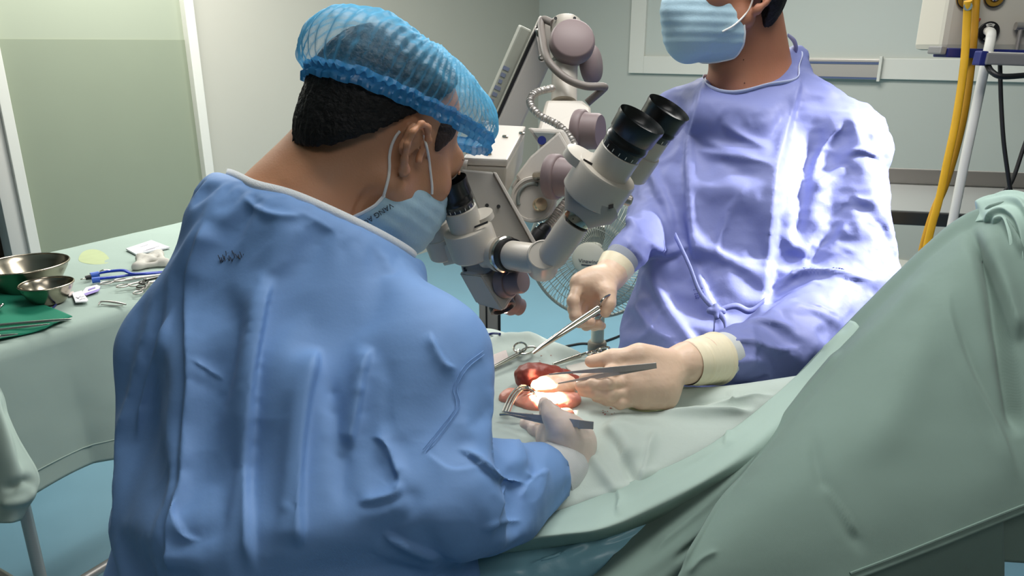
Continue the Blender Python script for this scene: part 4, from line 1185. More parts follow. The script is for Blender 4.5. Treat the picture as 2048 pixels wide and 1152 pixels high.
def ribbon(pts, nrm, w, name, m, parent, sub=8, closed=False, th=0.0012):
    """A flat band running along pts, width w across nrm (one vector per point)."""
    p = np.array(catmull(pts, sub, closed)); n = np.array(catmull([unit(v) for v in nrm], sub, closed))
    k = len(p); vs = []; fs = []
    for i in range(k):
        vs += [p[i] - unit(n[i]) * w / 2, p[i] + unit(n[i]) * w / 2]
    for i in range(k if closed else k - 1):
        j = (i + 1) % k; fs.append((2 * i, 2 * j, 2 * j + 1, 2 * i + 1))
    o = MB().add(vs, fs).build(name, m, parent)
    s = o.modifiers.new('thickness', 'SOLIDIFY'); s.thickness = th; s.offset = 0
    return o

def down(p, z): return np.array([p[0], p[1], z])

# ================================================================ first surgeon, seen from behind
s1 = thing('person', 'surgeon in light blue gown and bouffant cap bending over the microscope, seen from behind', 'person', (-0.22, 0.86, 0))
HA = head_axes(.60, -.36, .72)
HC = P(768, 282, 0.985)
B1 = Field()
L1 = add_head(B1, HC, HA, 1.06)
add_ear(B1, L1, HA, 1, .92); add_ear(B1, L1, HA, -1, 1.06)
B1.cone(P(752, 262, .985), P(650, 410, .965), .060, .066, .03)           # neck
B1.cone(P(700, 300, .965), P(590, 425, .955), .048, .056, .04)
B1.cone(P(640, 290, .985), P(545, 420, .970), .032, .052, .04)
B1.cone(P(800, 330, 1.0), P(715, 430, .985), .036, .044, .04)
B1.cone(P(600, 480, .965), P(640, 900, .92), .065, .08, .05)             # trunk under the gown
B1.cone(P(500, 520, .98), P(740, 640, .91), .06, .06, .05)
B1.chain([P(800, 700, .87), P(880, 985, .805), P(1105, 945, .985)], [.045, .042, .026], .03)
B1.chain([P(480, 560, .99), P(400, 800, 1.0), P(640, 900, 1.10)], [.045, .040, .026], .03)
hipL, hipR = P(470, 1150, .93), P(640, 1150, .87)
for hp, dx in ((hipL, -.02), (hipR, .02)):
    B1.chain([hp, down(hp + E1 * 0.02, .50), down(hp, .09)], [.085, .058, .042], .04)
    B1.cone(down(hp, .045), down(hp + E1 * 0.16, .035), .040, .034, .03)
V, Q = polygonise(B1, 0.0034)
V[:, 2] = np.maximum(V[:, 2], 0.004)
N = normals(V, Q)
V = fold(V, N, [([(705, 458), (712, 420), (728, 390), (752, 370)], 5, -0.0035, 'soft', .3), ([(728, 462), (748, 430), (775, 400)], 4, -0.0030, 'soft', .3),
                ([(640, 300), (600, 345), (560, 380)], 22, 0.002, 'soft'), ([(735, 440), (760, 400)], 9, .002, 'soft')])
body1 = put('body', mesh_quads(V, Q), M['skin'], s1)
add_face(L1, HA, 1.06, s1)

# hair: the part of the skull cap that shows under the bouffant, with a ragged lower line
def hair_mesh(H, A, k, cutters, grow=0.006, h=0.003, seed=0):
    F = Field(); L = lambda x, y, z: H + (A[0] * x + A[1] * y + A[2] * z) * k
    F.ell(L(0, -.014, .036), (np.array([.075, .099, .091]) + grow) * k, A, .01)
    F.ell(L(0, -.060, -.020), (np.array([.056, .045, .055]) + grow * .6) * k, A, .03)
    def cutfn(X, d):
        for c, n, amp in cutters(L):
            w = amp * vnoise(X * 90, seed) + amp * 0.6 * vnoise(X * 220, seed + 1)
            e = (X - c) @ n + w
            d = np.maximum(d, e)
        return d
    V, Q = polygonise(F, h, 0.015, extra=cutfn)
    N = normals(V, Q)
    loc = (V - H) @ A.T
    st = np.stack([np.arctan2(loc[:, 0], -loc[:, 1]) * 34, loc[:, 2] * 60, np.zeros(len(V))], -1)
    return V + N * (0.0012 * vnoise(st, seed + 5) + 0.0010 * vnoise(st * [2.7, 1.5, 1], seed + 6))[:, None], Q
def cut1(L):
    pa, pb, pc = P(600, 246, 1.0), P(700, 266, .905), P(802, 240, .90)
    n = unit(np.cross(pb - pa, pc - pa)); n = n if n[2] < 0 else -n
    # nape line and the line in front of the ear
    ea = L(.08, .020, .02); 
    return [(pb, n, 0.003), (L(.08, .050, .0), unit(HA[1] * 1.0 + HA[2] * -0.35), 0.002)]
V, Q = hair_mesh(HC, HA, 1.06, cut1, 0.0065)
put('hair', mesh_quads(V, Q), M['hair'], s1)
F = Field(); F.ell(L1(.0680, .026, .040), np.array([.0080, .017, .022]), HA, .01); F.ell(L1(.0690, .027, .022), np.array([.0050, .0055, .016]), HA, .012)
V, Q = polygonise(F, .0025); V = V + normals(V, Q) * (.0008 * vnoise(V * 300, 4))[:, None]
put('sideburn', mesh_quads(V, Q), M['sideburn'], s1)

# bouffant cap: a pleated bag gathered on an elastic edge
def bouffant(name, H, A, k, c, r, brim, m, m_band, parent, pleats=34, seed=0, h=0.0034, back=None):
    L = lambda x, y, z: H + (A[0] * x + A[1] * y + A[2] * z) * k
    F = Field(); F.ell(L(*c), np.array(r) * k, A, .01)
    if back:
        for (cc, rr) in back: F.ell(L(*cc), np.array(rr) * k, A, .05)
    V, Q = polygonise(F, h); N = normals(V, Q)
    loc = (V - H) @ A.T / k
    bp, bn = brim                                     # brim plane in head coordinates
    hgt = (loc - np.array(bp)) @ unit(bn)
    ang = np.arctan2(loc[:, 0] - c[0], loc[:, 1] - c[1])
    g = np.clip(hgt / 0.10, 0, 1)
    warp = ang * pleats + 5.0 * vnoise(loc * 18, seed) 
    amp = 0.0019 * (1 - g) ** 0.5 + 0.0005
    D = amp * np.sin(warp)
    D += 0.0022 * crumple(loc, 48, seed + 9, 2)
    D += 0.0052 * crumple(loc, 17, seed + 3, 3) * (0.35 + 0.65 * g) + 0.004 * vnoise(loc * 12, seed + 4)
    gather = np.clip(1 - hgt / 0.022, 0, 1); D -= 0.012 * gather ** 1.5
    V = V + N * D[:, None]
    keep = hgt > -0.002
    qk = keep[Q].all(1); Qk = Q[qk]
    used = np.unique(Qk); mp = np.full(len(V), -1); mp[used] = np.arange(len(used))
    o = put(name, mesh_quads(V[used], mp[Qk]), m, parent)
    # elastic edge: a ruffled double cord round the brim
    sel = (np.abs(hgt) < 0.004); a = ang[sel]; pl = V[sel]
    n = 220; ring = []
    for i in range(n):
        t = -math.pi + 2 * math.pi * i / n
        w = np.argsort(np.abs((a - t + math.pi) % (2 * math.pi) - math.pi))[:14]
        ring.append(pl[w].mean(0))
    ring = np.array(ring)
    for _ in range(3): ring = (np.roll(ring, 1, 0) + ring * 2 + np.roll(ring, -1, 0)) / 4
    cen = ring.mean(0); upv = unit(np.array(bn) @ A); mbb = MB(); vs = []; fs = []
    for i in range(n):
        out = unit(ring[i] - cen); ph = math.sin(i * 2 * math.pi / n * 64) ; ph2 = math.sin(i * 2 * math.pi / n * 23 + 1)
        for j, (dz, do) in enumerate(((0.012, 0.001), (0.006, 0.0045), (0.0, 0.0015), (-0.005, 0.0045), (-0.011, 0.003))):
            vs.append(ring[i] + upv * (dz + 0.0012 * ph2) + out * (do + 0.0045 + 0.0020 * ph * (1 if j != 2 else 0.4)))
    for i in range(n):
        for j in range(4):
            b = ((i + 1) % n) * 5; fs.append((i * 5 + j, b + j, b + j + 1, i * 5 + j + 1))
    mbb.add(vs, fs); mbb.build('elastic_edge', m_band, o)
    return o
cap1 = bouffant('surgical_cap', HC, HA, 1.06, (0, .006, .058), (.095, .114, .074), ((0, -.10, .024), (0, -.18, 1.0)), M['cap'], M['cap_band'], s1, 62, 2,
                back=[((0, .078, .056), (.07, .050, .052)), ((0, -.085, .062), (.075, .055, .052))])

# face mask: shaped sheet with pleats, and ear loops
def fit_mask(name, L, A, H, k, parent, rear, cheek, chin, seed=0):
    """A shell over nose, mouth and chin; rear, cheek, chin: planes (point, normal) in head coordinates bounding it."""
    F = Field()
    F.ell(L(0, .055, -.050), np.array([.064, .060, .066]) * k, A, .01); F.ell(L(0, .068, -.085), np.array([.050, .042, .050]) * k, A, .03)
    F.cone(L(0, .094, .008), L(0, .108, -.040), .016 * k, .020 * k, .035); F.ell(L(0, .025, -.070), np.array([.068, .055, .050]) * k, A, .03); F.ell(L(0, -.002, -.088), np.array([.068, .050, .045]) * k, A, .03)
    V, Q = polygonise(F, .0032); N = normals(V, Q); loc = (V - H) @ A.T / k
    ple = .0006 * np.sin(loc[:, 2] * 2 * math.pi / .017) * np.clip((.085 - np.abs(loc[:, 2] + .055)) / .04, 0, 1)
    V = V + N * (ple + .0016 * (crumple(loc, 22, seed) - .3))[:, None]
    keep = np.ones(len(V), bool)
    for c, n in (rear, cheek, chin): keep &= ((loc - np.array(c)) @ unit(n)) > 0
    Qk = Q[keep[Q].all(1)]; used = np.unique(Qk); mp = np.full(len(V), -1); mp[used] = np.arange(len(used))
    o = put(name, mesh_quads(V[used], mp[Qk]), M['mask'], parent)
    s = o.modifiers.new('thickness', 'SOLIDIFY'); s.thickness = .0012
    # bound edge
    e = {}
    for q in mp[Qk]:
        for i in range(4):
            p = (min(q[i], q[(i + 1) % 4]), max(q[i], q[(i + 1) % 4])); e[p] = e.get(p, 0) + 1
    nb_ = {}
    for (p, q), c in e.items():
        if c == 1: nb_.setdefault(p, []).append(q); nb_.setdefault(q, []).append(p)
    W_ = V[used]; start = next(iter(nb_)); path = [start]; prev = None; cur = start
    while True:
        nx = [x for x in nb_[cur] if x != prev]
        if not nx or nx[0] == start or len(path) > 5000: break
        prev, cur = cur, nx[0]; path.append(cur)
    ring = W_[path]
    for _ in range(6): ring = (np.roll(ring, 1, 0) + 2 * ring + np.roll(ring, -1, 0)) / 4
    MB().tube(list(ring[::3]), .0022, 6, closed=True).build('edge_band', M['mask_white'], o)
    return o, V[used]
MASKP = (((0, -.004, -.05), (0, 1, -.40)), ((0, .062, -.012), (0, .45, -1)), ((0, .05, -.140), (0, .3, 1)))
mask1, MV = fit_mask('face_mask', L1, HA, HC, 1.06, s1, *MASKP, seed=3)
bt0 = tree(np.concatenate([np.array([tuple(v.co) for v in body1.data.vertices]), MV]), [tuple(p.vertices) for p in body1.data.polygons] + [tuple(int(i) + len(body1.data.vertices) for i in p.vertices) for p in mask1.data.polygons])
def onface(x, y, off=.0016):
    ray = unit(P(x, y, 1.0) - CP); g = bt0.ray_cast(Vector(CP), Vector(ray)); p = np.array(g[0]) if g[0] is not None else P(x, y, .93)
    return p - ray * off
MB().tube([onface(x, y) for x, y in ((800, 262), (791, 274), (783, 292), (779, 312), (779, 335), (777, 355), (772, 375), (767, 393))], 0.0019, 8, 6).build('ear_loop', M['elastic'], mask1)
MB().tube([onface(x, y) for x, y in ((847, 272), (853, 292), (858, 318), (861, 345), (864, 370), (864, 388))], 0.0017, 8, 6).build('ear_loop', M['elastic'], mask1)
mp_ = project(MV)
def onmask(x, y, off=.003):
    i = np.argmin((mp_[:, 0] - x) ** 2 + (mp_[:, 1] - y) ** 2); return P(x, y, mp_[i, 2] - off)
letters('VANG AC', 0.0095, onface(756, 428, .002), onface(732, 440) - onface(778, 410), onface(766, 440) - onface(746, 416), M['ink'], mask1)

# gown
G1 = Field(); kk = .06
G1.chain([P(480, 470, .985), P(385, 690, .995), P(385, 850, .985), P(372, 1000, .955), P(372, 1160, .95)], [.072, .083, .080, .082, .083], .05)
G1.chain([P(560, 490, .95), P(560, 760, .91), P(540, 1000, .88), P(540, 1160, .87)], [.092, .105, .115, .120], kk)
G1.chain([P(660, 570, .935), P(690, 780, .895), P(690, 1000, .870), P(690, 1160, .865)], [.090, .105, .105, .110], kk)
G1.chain([P(700, 556, .93), P(845, 715, .868)], [.064, .076], kk)
G1.chain([P(478, 392, .985), P(490, 420, .975), P(520, 470, .965), P(620, 470, .925), P(705, 520, .925), P(790, 545, .97)], [.056, .060, .074, .074, .066, .05], .04)
G1.chain([P(842, 715, .866), P(876, 960, .812)], [.079, .080], .05)
G1.chain([P(878, 975, .810), P(985, 975, .885), P(1108, 950, .985)], [.079, .072, .058], .02)
G1.chain([P(790, 1120, .872), P(800, 1180, .872)], [.095, .095], .04)
G1.chain([P(480, 600, .99), P(430, 800, 1.03), P(640, 860, 1.13)], [.07, .065, .055], .04)
for c, r in ((P(372, 1160, .95), .083), (P(540, 1160, .87), .12), (P(690, 1160, .865), .11), (P(800, 1180, .872), .095)):
    G1.cone(c, down(c, .28), r, r * 1.12, .05)
# neck opening
ca, cb_, cc_ = P(440, 352, .985), P(600, 402, .868), P(760, 484, .93)
cn = unit(np.cross(cb_ - ca, cc_ - ca)); cn = cn if cn[2] > 0 else -cn
G1.cut(cb_ + cn * .018, cn, .004); G1.cut((0, 0, .34), (0, 0, -1), .004)
cu_d = unit(P(1108, 950, .985) - P(985, 975, .885)); G1.cut(P(1106, 951, .982), cu_d, .004, .10)
V, Q = polygonise(G1, 0.0095, extra=inner(G1, .015)); V = relax(V, Q, 3); N = normals(V, Q)
gf1 = [
    # long hanging folds of the back
    ([(418, 440), (398, 500), (385, 560), (383, 700), (379, 818), (365, 975), (346, 1053), (342, 1152)], 20, .013, 'right', .06),
    ([(352, 600), (326, 700), (298, 786), (271, 888)], 13, .012, 'ridge'),
    ([(330, 560), (300, 660), (285, 760), (275, 830)], 22, -.010, 'soft'),
    ([(548, 545), (526, 616), (508, 718), (501, 800), (495, 960), (505, 1152)], 17, .011, 'left', .12),
    ([(520, 650), (480, 760), (440, 900), (405, 1080)], 26, .008, 'soft'),
    ([(640, 690), (625, 738), (612, 800), (600, 930), (600, 1100)], 17, .012, 'left', .1),
    ([(650, 700), (668, 780), (690, 880), (700, 1000)], 15, -.012, 'soft'),
    ([(746, 690), (728, 738), (717, 800), (700, 900)], 14, .009, 'left', .15),
    ([(765, 700), (775, 760), (770, 850)], 13, -.008, 'soft'),
    ([(713, 640), (716, 690), (706, 740)], 12, .005, 'soft'),
    ([(387, 720), (420, 742), (452, 762)], 6, .007, 'right'),
    ([(385, 724), (440, 770), (470, 800)], 9, -.004, 'soft'),
    ([(480, 388), (520, 420), (560, 432), (610, 430)], 11, .006, 'ridge'),
    ([(590, 420), (640, 445), (680, 470)], 10, .003, 'ridge'),
    ([(540, 460), (545, 520), (530, 590)], 24, .004, 'soft'),
    ([(360, 960), (352, 1020), (380, 1072), (410, 1085)], 9, .008, 'left'),
    ([(300, 990), (320, 1060), (300, 1140)], 20, .006, 'soft'),
    ([(270, 770), (320, 790), (360, 785)], 7, -.004, 'soft'),
    ([(265, 735), (310, 742)], 5, .003, 'soft'),
    # shoulder and sleeve
    ([(858, 660), (868, 690), (890, 728), (915, 738)], 8, .011, 'left'),
    ([(905, 735), (945, 722), (980, 690)], 10, -.007, 'soft'),
    ([(990, 770), (994, 805), (992, 842)], 7, .008, 'left'),
    ([(960, 720), (978, 760), (988, 800)], 13, .006, 'soft'),
    ([(740, 870), (768, 886), (794, 940), (806, 968)], 11, .013, 'right'),
    ([(765, 880), (815, 862), (850, 850)], 13, -.008, 'soft'),
    ([(712, 1006), (760, 1000), (797, 985), (800, 950)], 11, .012, 'right'),
    ([(800, 955), (806, 985), (780, 1030), (760, 1055)], 17, -.020, 'soft', .15),
    ([(758, 1060), (820, 1090), (886, 1118)], 11, .012, 'left'),
    ([(830, 1000), (850, 1060), (890, 1098), (950, 1108)], 12, -.012, 'soft'),
    ([(845, 900), (900, 940), (960, 935)], 8, .004, 'left'),
    ([(912, 895), (958, 922), (1004, 958), (1062, 970)], 8, .009, 'right'),
    ([(1050, 940), (1066, 955), (1100, 940)], 6, .008, 'ridge'),
    ([(1040, 1000), (1060, 965), (1098, 938)], 7, .007, 'left'),
    ([(955, 1060), (990, 1045), (1050, 1040)], 9, .008, 'ridge'),
    ([(975, 1072), (1010, 990), (1022, 955)], 9, .006, 'right'),
    ([(1022, 850), (1040, 890), (1052, 940)], 9, .009, 'left'),
    ([(985, 840), (1020, 860), (1046, 890)], 9, .006, 'ridge'),
    ([(1060, 890), (1075, 920), (1068, 950)], 7, -.006, 'soft'),
    ([(900, 860), (950, 850), (1000, 880)], 14, .005, 'soft'),
    ([(930, 985), (980, 1010), (1000, 1050)], 12, .005, 'soft'),
    ([(880, 1020), (930, 1080)], 14, .006, 'soft'),
]
V = fold(V, N, [(f[0], f[1], f[2] * GF, *f[3:]) for f in gf1], None, 220)
pr = project(V)
pin = np.zeros(len(V))
pin = np.maximum(pin, np.clip(1.6 - np.abs((V - cb_) @ cn) / .02, 0, 1) * (pr[:, 1] < 520))
pin = np.maximum(pin, np.clip(1.4 - np.linalg.norm(V - P(1106, 951, .982), axis=1) / .06, 0, 1))
pin = np.maximum(pin, (V[:, 2] < .75) * 1.0)
bv, bq = polygonise(G1, 0.014, extra=inner(G1, GI))
V = settle(V, Q, mesh_quads(bv, bq), pin, **GS)
V, Q = subdivide(V, Q, 2)
V = fold(V, normals(V, Q), [(f[0], f[1] * .9, f[2] * GP, *f[3:]) for f in gf1 if f[3] != 'soft'], None, 200)
N = normals(V, Q); pr = project(V)
arm = np.clip((pr[:, 0] - 800) / 120, 0, 1) * np.clip((pr[:, 1] - 800) / 100, 0, 1) * (((CP - V) * N).sum(1) > -.2)
low = np.clip((pr[:, 1] - 620) / 300, 0, 1)
V = V + N * ((.0012 + .0065 * arm + .0022 * low) * (crumple(V, 9.5, 8, 2) - .3))[:, None]
N = normals(V, Q); pr = project(V)
gown1 = put('gown', mesh_quads(V, Q), M['gown_left'], s1)
for dx in (0, 7):
    seam_on(V, [(966 + dx * .3, 702 + dx), (928 + dx, 733 + dx * .6), (907 + dx, 776), (912 + dx, 812), (887 + dx, 848 + dx * .5), (846 + dx, 899 + dx * .5)], 'stitching', M['gown_left'], gown1, .0005, .0004, N=N)
bV = np.array([v.co for v in body1.data.vertices]) + np.array(body1.matrix_world.translation) * 0
bV = np.array([tuple(v.co) for v in body1.data.vertices]); bQ = [tuple(p.vertices) for p in body1.data.polygons]
gt1, bt1 = tree(V, Q), tree(bV, bQ)
cl, cr_ = neckline(gt1, bt1, P(625, 400, .965), cn, top=.08)
ribbon([p + cn * .002 for p in cl], [cn + r_v * .15 for r_v in cr_], .0135, 'collar_edging', M['trim_white'], gown1, 2, True)
ribbon([P(450, 396, .99), P(458, 404, .97), P(470, 395, .955)], [CU] * 3, .008, 'tie_tape', M['trim_white'], gown1)
mb = MB()
r_ = random.Random(5)
for i in range(15):
    x = 436 + i * 3.1; y = 508 + r_.uniform(-8, 8); d0 = float(pr[np.argmin((pr[:, 0] - x) ** 2 + (pr[:, 1] - y) ** 2 + 1e6 * (((CP - V) * N).sum(1) < 0)), 2]) - .0032
    mb.tube([P(x, y, d0), P(x + r_.uniform(2, 7), y + r_.uniform(6, 15), d0), P(x + r_.uniform(4, 8), y + r_.uniform(2, 9), d0)], .0005, 4)
o = mb.build('ink_scribble', M['ink'], gown1)
# knit cuff and glove of the right hand
cw = P(1104, 951, .980); cd = unit(P(1136, 926, 1.005) - P(1100, 955, .975))
MB().lathe(cw, cd, [(.040, -.012), (.0425, .0), (.0415, .012), (.040, .024), (.038, .032), (.034, .033)], 40).build('knit_cuff', M['knit'], s1)
w1 = [P(1128, 940, .995), P(1140, 918, 1.005), P(1142, 895, 1.010)]
hand('glove', w1,
     [P(1106, 846, 1.020), P(1098, 868, 1.030), P(1098, 886, 1.032), P(1106, 900, 1.028)],
     [[P(1094, 826, 1.03), P(1090, 812, 1.045), P(1088, 804, 1.06)],
      [P(1072, 862, 1.045), P(1054, 852, 1.06), P(1046, 848, 1.075)],
      [P(1068, 884, 1.045), P(1048, 876, 1.055), P(1040, 872, 1.07)],
      [P(1078, 900, 1.035), P(1060, 898, 1.045), P(1050, 893, 1.055)]],
     [P(1150, 880, .998), P(1124, 852, .985), P(1105, 832, .990), P(1094, 812, 1.005)], M['glove_white'], s1, rw=.029,
     extra=lambda F: (F.ell(P(1136, 870, 1.0), np.array([.026, .026, .026]), None, .02), F.ell(P(1164, 885, 1.01), np.array([.014, .014, .016]), None, .02)))
# left glove, hidden below the chest, reaches the wound from the other side
hand('glove', [P(640, 860, 1.13), P(700, 850, 1.14), P(730, 845, 1.14)],
     [P(790, 835, 1.14), P(788, 850, 1.13), P(786, 865, 1.125), P(780, 878, 1.12)],
     [[P(820, 830, 1.14), P(840, 832, 1.14), P(850, 836, 1.14)], [P(820, 848, 1.13), P(840, 852, 1.13), P(850, 856, 1.13)],
      [P(815, 866, 1.125), P(832, 870, 1.125), P(842, 873, 1.125)], [P(806, 880, 1.12), P(822, 885, 1.12), P(830, 888, 1.12)]],
     [P(745, 825, 1.13), P(780, 812, 1.12), P(805, 812, 1.12), P(825, 818, 1.12)], M['glove_white'], s1, h=.0025)
for hp in (hipL, hipR):
    F = Field(); F.cone(down(hp - E1 * .05, .042), down(hp + E1 * .19, .036), .050, .044, .02); F.cone(down(hp - E1 * .03, .06), down(hp - E1 * .02, .10), .048, .046, .03)
    F.cut((0, 0, .004), (0, 0, -1), .003); F.cut((0, 0, .10), (0, 0, 1), .003)
    V, Q = polygonise(F, .006); put('clog', mesh_quads(V, Q), M['clog'], s1)

# ================================================================ second surgeon, facing us on the far side
s2 = thing('person', 'surgeon in violet blue gown with lamp light on his shoulder, standing across the drapes', 'person', (0.56, 1.62, 0))
HB = head_axes(-.90, -.10, -.40)
HC2 = P(1450, -26, 1.475)
B2 = Field(); L2 = add_head(B2, HC2, HB, 1.08); add_ear(B2, L2, HB, -1, 1.08); add_ear(B2, L2, HB, 1, 1.08)
B2.cone(P(1485, 20, 1.53), P(1490, 190, 1.575), .060, .068, .03)
B2.cone(P(1468, 50, 1.51), P(1470, 170, 1.54), .045, .050, .03)
B2.cone(P(1520, 40, 1.56), P(1535, 170, 1.59), .046, .055, .03)
B2.cone(P(1440, 215, 1.63), P(1580, 215, 1.58), .055, .055, .05)
B2.cone(P(1490, 230, 1.59), P(1470, 700, 1.54), .085, .10, .05)
B2.chain([P(1360, 265, 1.64), P(1320, 430, 1.56), P(1237, 530, 1.345)], [.045, .038, .024], .03)
B2.chain([P(1680, 290, 1.535), P(1700, 590, 1.43), P(1440, 715, 1.21)], [.045, .040, .026], .03)
hipL2, hipR2 = P(1560, 760, 1.54), P(1385, 760, 1.55)
for hp in (hipL2, hipR2):
    B2.chain([hp, down(hp - E1 * 0.02, .50), down(hp, .09)], [.085, .058, .042], .04)
    B2.cone(down(hp, .045), down(hp - E1 * 0.16, .035), .040, .034, .03)
V, Q = polygonise(B2, 0.004); V[:, 2] = np.maximum(V[:, 2], .004)
body2 = put('body', mesh_quads(V, Q), M['skin_two'], s2)
add_face(L2, HB, 1.08, s2)
for (x, y) in ((1487, 165), (1488, 120), (1440, 78)):
    i = np.argmin(((project(V)[:, :2] - (x, y)) ** 2).sum(1) + 1e5 * (((CP - V) * normals(V, Q)).sum(1) < 0))
    MB().lathe(V[i] - CF * .0006, -CF, [(.0013, 0), (.0009, .0008), (.0001, .001)], 8).build('mole', mat('mole', (92, 54, 40), .5) if 'mole' not in bpy.data.materials else bpy.data.materials['mole'], s2)
def cut2(L):
    return [(L(0, -.03, -.098), -HB[2], 0.003), (L(0.08, -.030, .0), unit(HB[1] * 1.0 + HB[2] * -0.45), 0.003)]
Vh, Qh = hair_mesh(HC2, HB, 1.08, cut2, 0.016, 0.0035, 40)
put('hair', mesh_quads(Vh, Qh), M['hair'], s2)
bouffant('surgical_cap', HC2, HB, 1.08, (0, -.012, .070), (.093, .130, .078), ((0, -.10, -.024), (0, -.35, 1.0)), M['cap'], M['cap_band'], s2, 34, 60, 0.005)
# mask
mask2, MV2 = fit_mask('face_mask', L2, HB, HC2, 1.08, s2, ((0, .008, -.05), (0, 1, -.15)), *MASKP[1:], seed=13)
mp2 = project(MV2); ic = np.argmin((mp2[:, 0] - 1443) ** 2 + (mp2[:, 1] - 64) ** 2)
MB().tube([MV2[ic], P(1466, 52, mp2[ic, 2] - .002), P(1486, 34, mp2[ic, 2] + .002), P(1500, 14, mp2[ic, 2] + .006), P(1508, -10, mp2[ic, 2] + .012)], .0019, 8, 6).build('ear_loop', M['elastic'], mask2)

# gown
G2 = Field()
G2.chain([P(1380, 240, 1.63), P(1385, 420, 1.575), P(1368, 700, 1.52), P(1370, 800, 1.52)], [.080, .105, .125, .13], .06)
G2.chain([P(1560, 235, 1.585), P(1570, 420, 1.545), P(1570, 700, 1.50), P(1570, 800, 1.50)], [.085, .110, .125, .13], .06)
G2.chain([P(1470, 250, 1.57), P(1475, 400, 1.51), P(1465, 700, 1.46)], [.080, .085, .10], .06)
G2.chain([P(1410, 190, 1.62), P(1350, 250, 1.64), P(1316, 430, 1.565), P(1237, 528, 1.345)], [.050, .072, .060, .037], .03)
G2.chain([P(1560, 170, 1.59), P(1690, 290, 1.53)], [.062, .080], .04)
G2.chain([P(1692, 290, 1.53), P(1705, 560, 1.435)], [.082, .084], .04)
G2.chain([P(1705, 575, 1.43), P(1560, 680, 1.31), P(1448, 715, 1.215)], [.084, .066, .047], .03)
G2.chain([P(1400, 200, 1.56), P(1440, 232, 1.50), P(1500, 232, 1.495), P(1548, 182, 1.52), P(1582, 135, 1.56), P(1594, 112, 1.60)], [.040, .045, .045, .042, .036, .032], .03)
for c in (P(1370, 800, 1.52), P(1570, 800, 1.50)): G2.cone(c, down(c, .28), .13, .14, .06)
na, nb_, nc = P(1408, 140, 1.515), P(1466, 196, 1.470), P(1588, 92, 1.60)
nn = unit(np.cross(nb_ - na, nc - na)); nn = nn if nn[2] > 0 else -nn
G2.cut(nb_ + nn * .012, nn, .006); G2.cut((0, 0, .34), (0, 0, -1), .004)
c2L = unit(P(1440, 716, 1.205) - P(1560, 680, 1.31)); G2.cut(P(1428, 716, 1.200), c2L, .004, .09)
c2R = unit(P(1237, 528, 1.345) - P(1316, 430, 1.565)); G2.cut(P(1240, 520, 1.342), c2R, .004, .08)
V, Q = polygonise(G2, 0.0095, extra=inner(G2, .005)); V = relax(V, Q, 3); N = normals(V, Q)
gf2 = [
    ([(1412, 150), (1395, 230), (1378, 300), (1380, 420), (1392, 520)], 13, .012, 'right', .08),
    ([(1390, 200), (1366, 280), (1350, 330)], 14, .006, 'soft'),
    ([(1600, 130), (1592, 180), (1560, 300), (1546, 400), (1530, 560), (1520, 640)], 15, .011, 'left', .1),
    ([(1440, 240), (1480, 270), (1540, 300)], 9, .006, 'ridge'),
    ([(1400, 270), (1450, 300), (1520, 320)], 12, .005, 'soft'),
    ([(1380, 300), (1450, 310), (1530, 325), (1548, 350)], 8, .006, 'ridge'),
    ([(1640, 270), (1610, 340), (1600, 420), (1590, 500)], 15, -.012, 'soft'),
    ([(1690, 240), (1650, 290), (1625, 340)], 9, .008, 'left'),
    ([(1700, 330), (1660, 350), (1620, 380)], 9, .007, 'ridge'),
    ([(1770, 320), (1720, 300), (1690, 310)], 9, .007, 'ridge'),
    ([(1780, 380), (1740, 400), (1700, 390)], 8, .007, 'ridge'),
    ([(1660, 430), (1620, 480), (1600, 540)], 11, .007, 'left'),
    ([(1700, 440), (1650, 500), (1620, 520)], 10, .006, 'soft'),
    ([(1540, 570), (1600, 545), (1660, 540), (1740, 545)], 11, .012, 'right'),
    ([(1520, 640), (1580, 600), (1650, 590)], 9, .007, 'left'),
    ([(1560, 620), (1620, 610), (1690, 640)], 8, .007, 'ridge'),
    ([(1480, 650), (1530, 640), (1600, 660)], 8, .008, 'ridge'),
    ([(1445, 690), (1490, 680), (1560, 700), (1620, 690)], 7, .008, 'ridge'),
    ([(1440, 740), (1480, 720), (1530, 720)], 7, .008, 'left'),
    ([(1460, 670), (1470, 700), (1465, 740)], 6, .006, 'ridge'),
    ([(1500, 640), (1510, 690), (1500, 750)], 8, .006, 'left'),
    ([(1390, 520), (1420, 600), (1460, 640)], 8, .007, 'left'),
    ([(1300, 540), (1340, 620), (1400, 700)], 12, .005, 'soft'),
    ([(1260, 600), (1310, 660), (1360, 680)], 8, .004, 'ridge'),
    ([(1250, 700), (1300, 660), (1340, 600)], 9, .004, 'ridge'),
    ([(1280, 300), (1330, 400), (1350, 480)], 12, .006, 'soft'),
    ([(1290, 480), (1330, 500), (1380, 480)], 8, .005, 'ridge'),
    ([(1460, 420), (1440, 470), (1430, 520)], 10, .004, 'ridge'),
    ([(1500, 360), (1470, 400), (1440, 440)], 9, .003, 'ridge'),
    ([(1405, 480), (1470, 520), (1520, 530)], 9, .004, 'ridge'),
    ([(1245, 480), (1270, 500), (1290, 530)], 8, .006, 'soft'),
    ([(1240, 430), (1262, 440), (1280, 470)], 7, .006, 'ridge'),
]
V = fold(V, N, [(f[0], f[1], f[2] * .9, *f[3:]) for f in gf2])
pr = project(V)
pin = np.clip(1.8 - np.abs((V - nb_ - nn * .012) @ nn) / .02, 0, 1) * (pr[:, 1] < 240)
pin = np.maximum(pin, np.clip(2 - np.linalg.norm(V - P(1436, 716, 1.205), axis=1) / .055, 0, 1))
pin = np.maximum(pin, np.clip(2 - np.linalg.norm(V - P(1240, 524, 1.345), axis=1) / .045, 0, 1))
pin = np.maximum(pin, (V[:, 2] < .75) * 1.0)
bv, bq = polygonise(G2, 0.014, extra=inner(G2, .018))
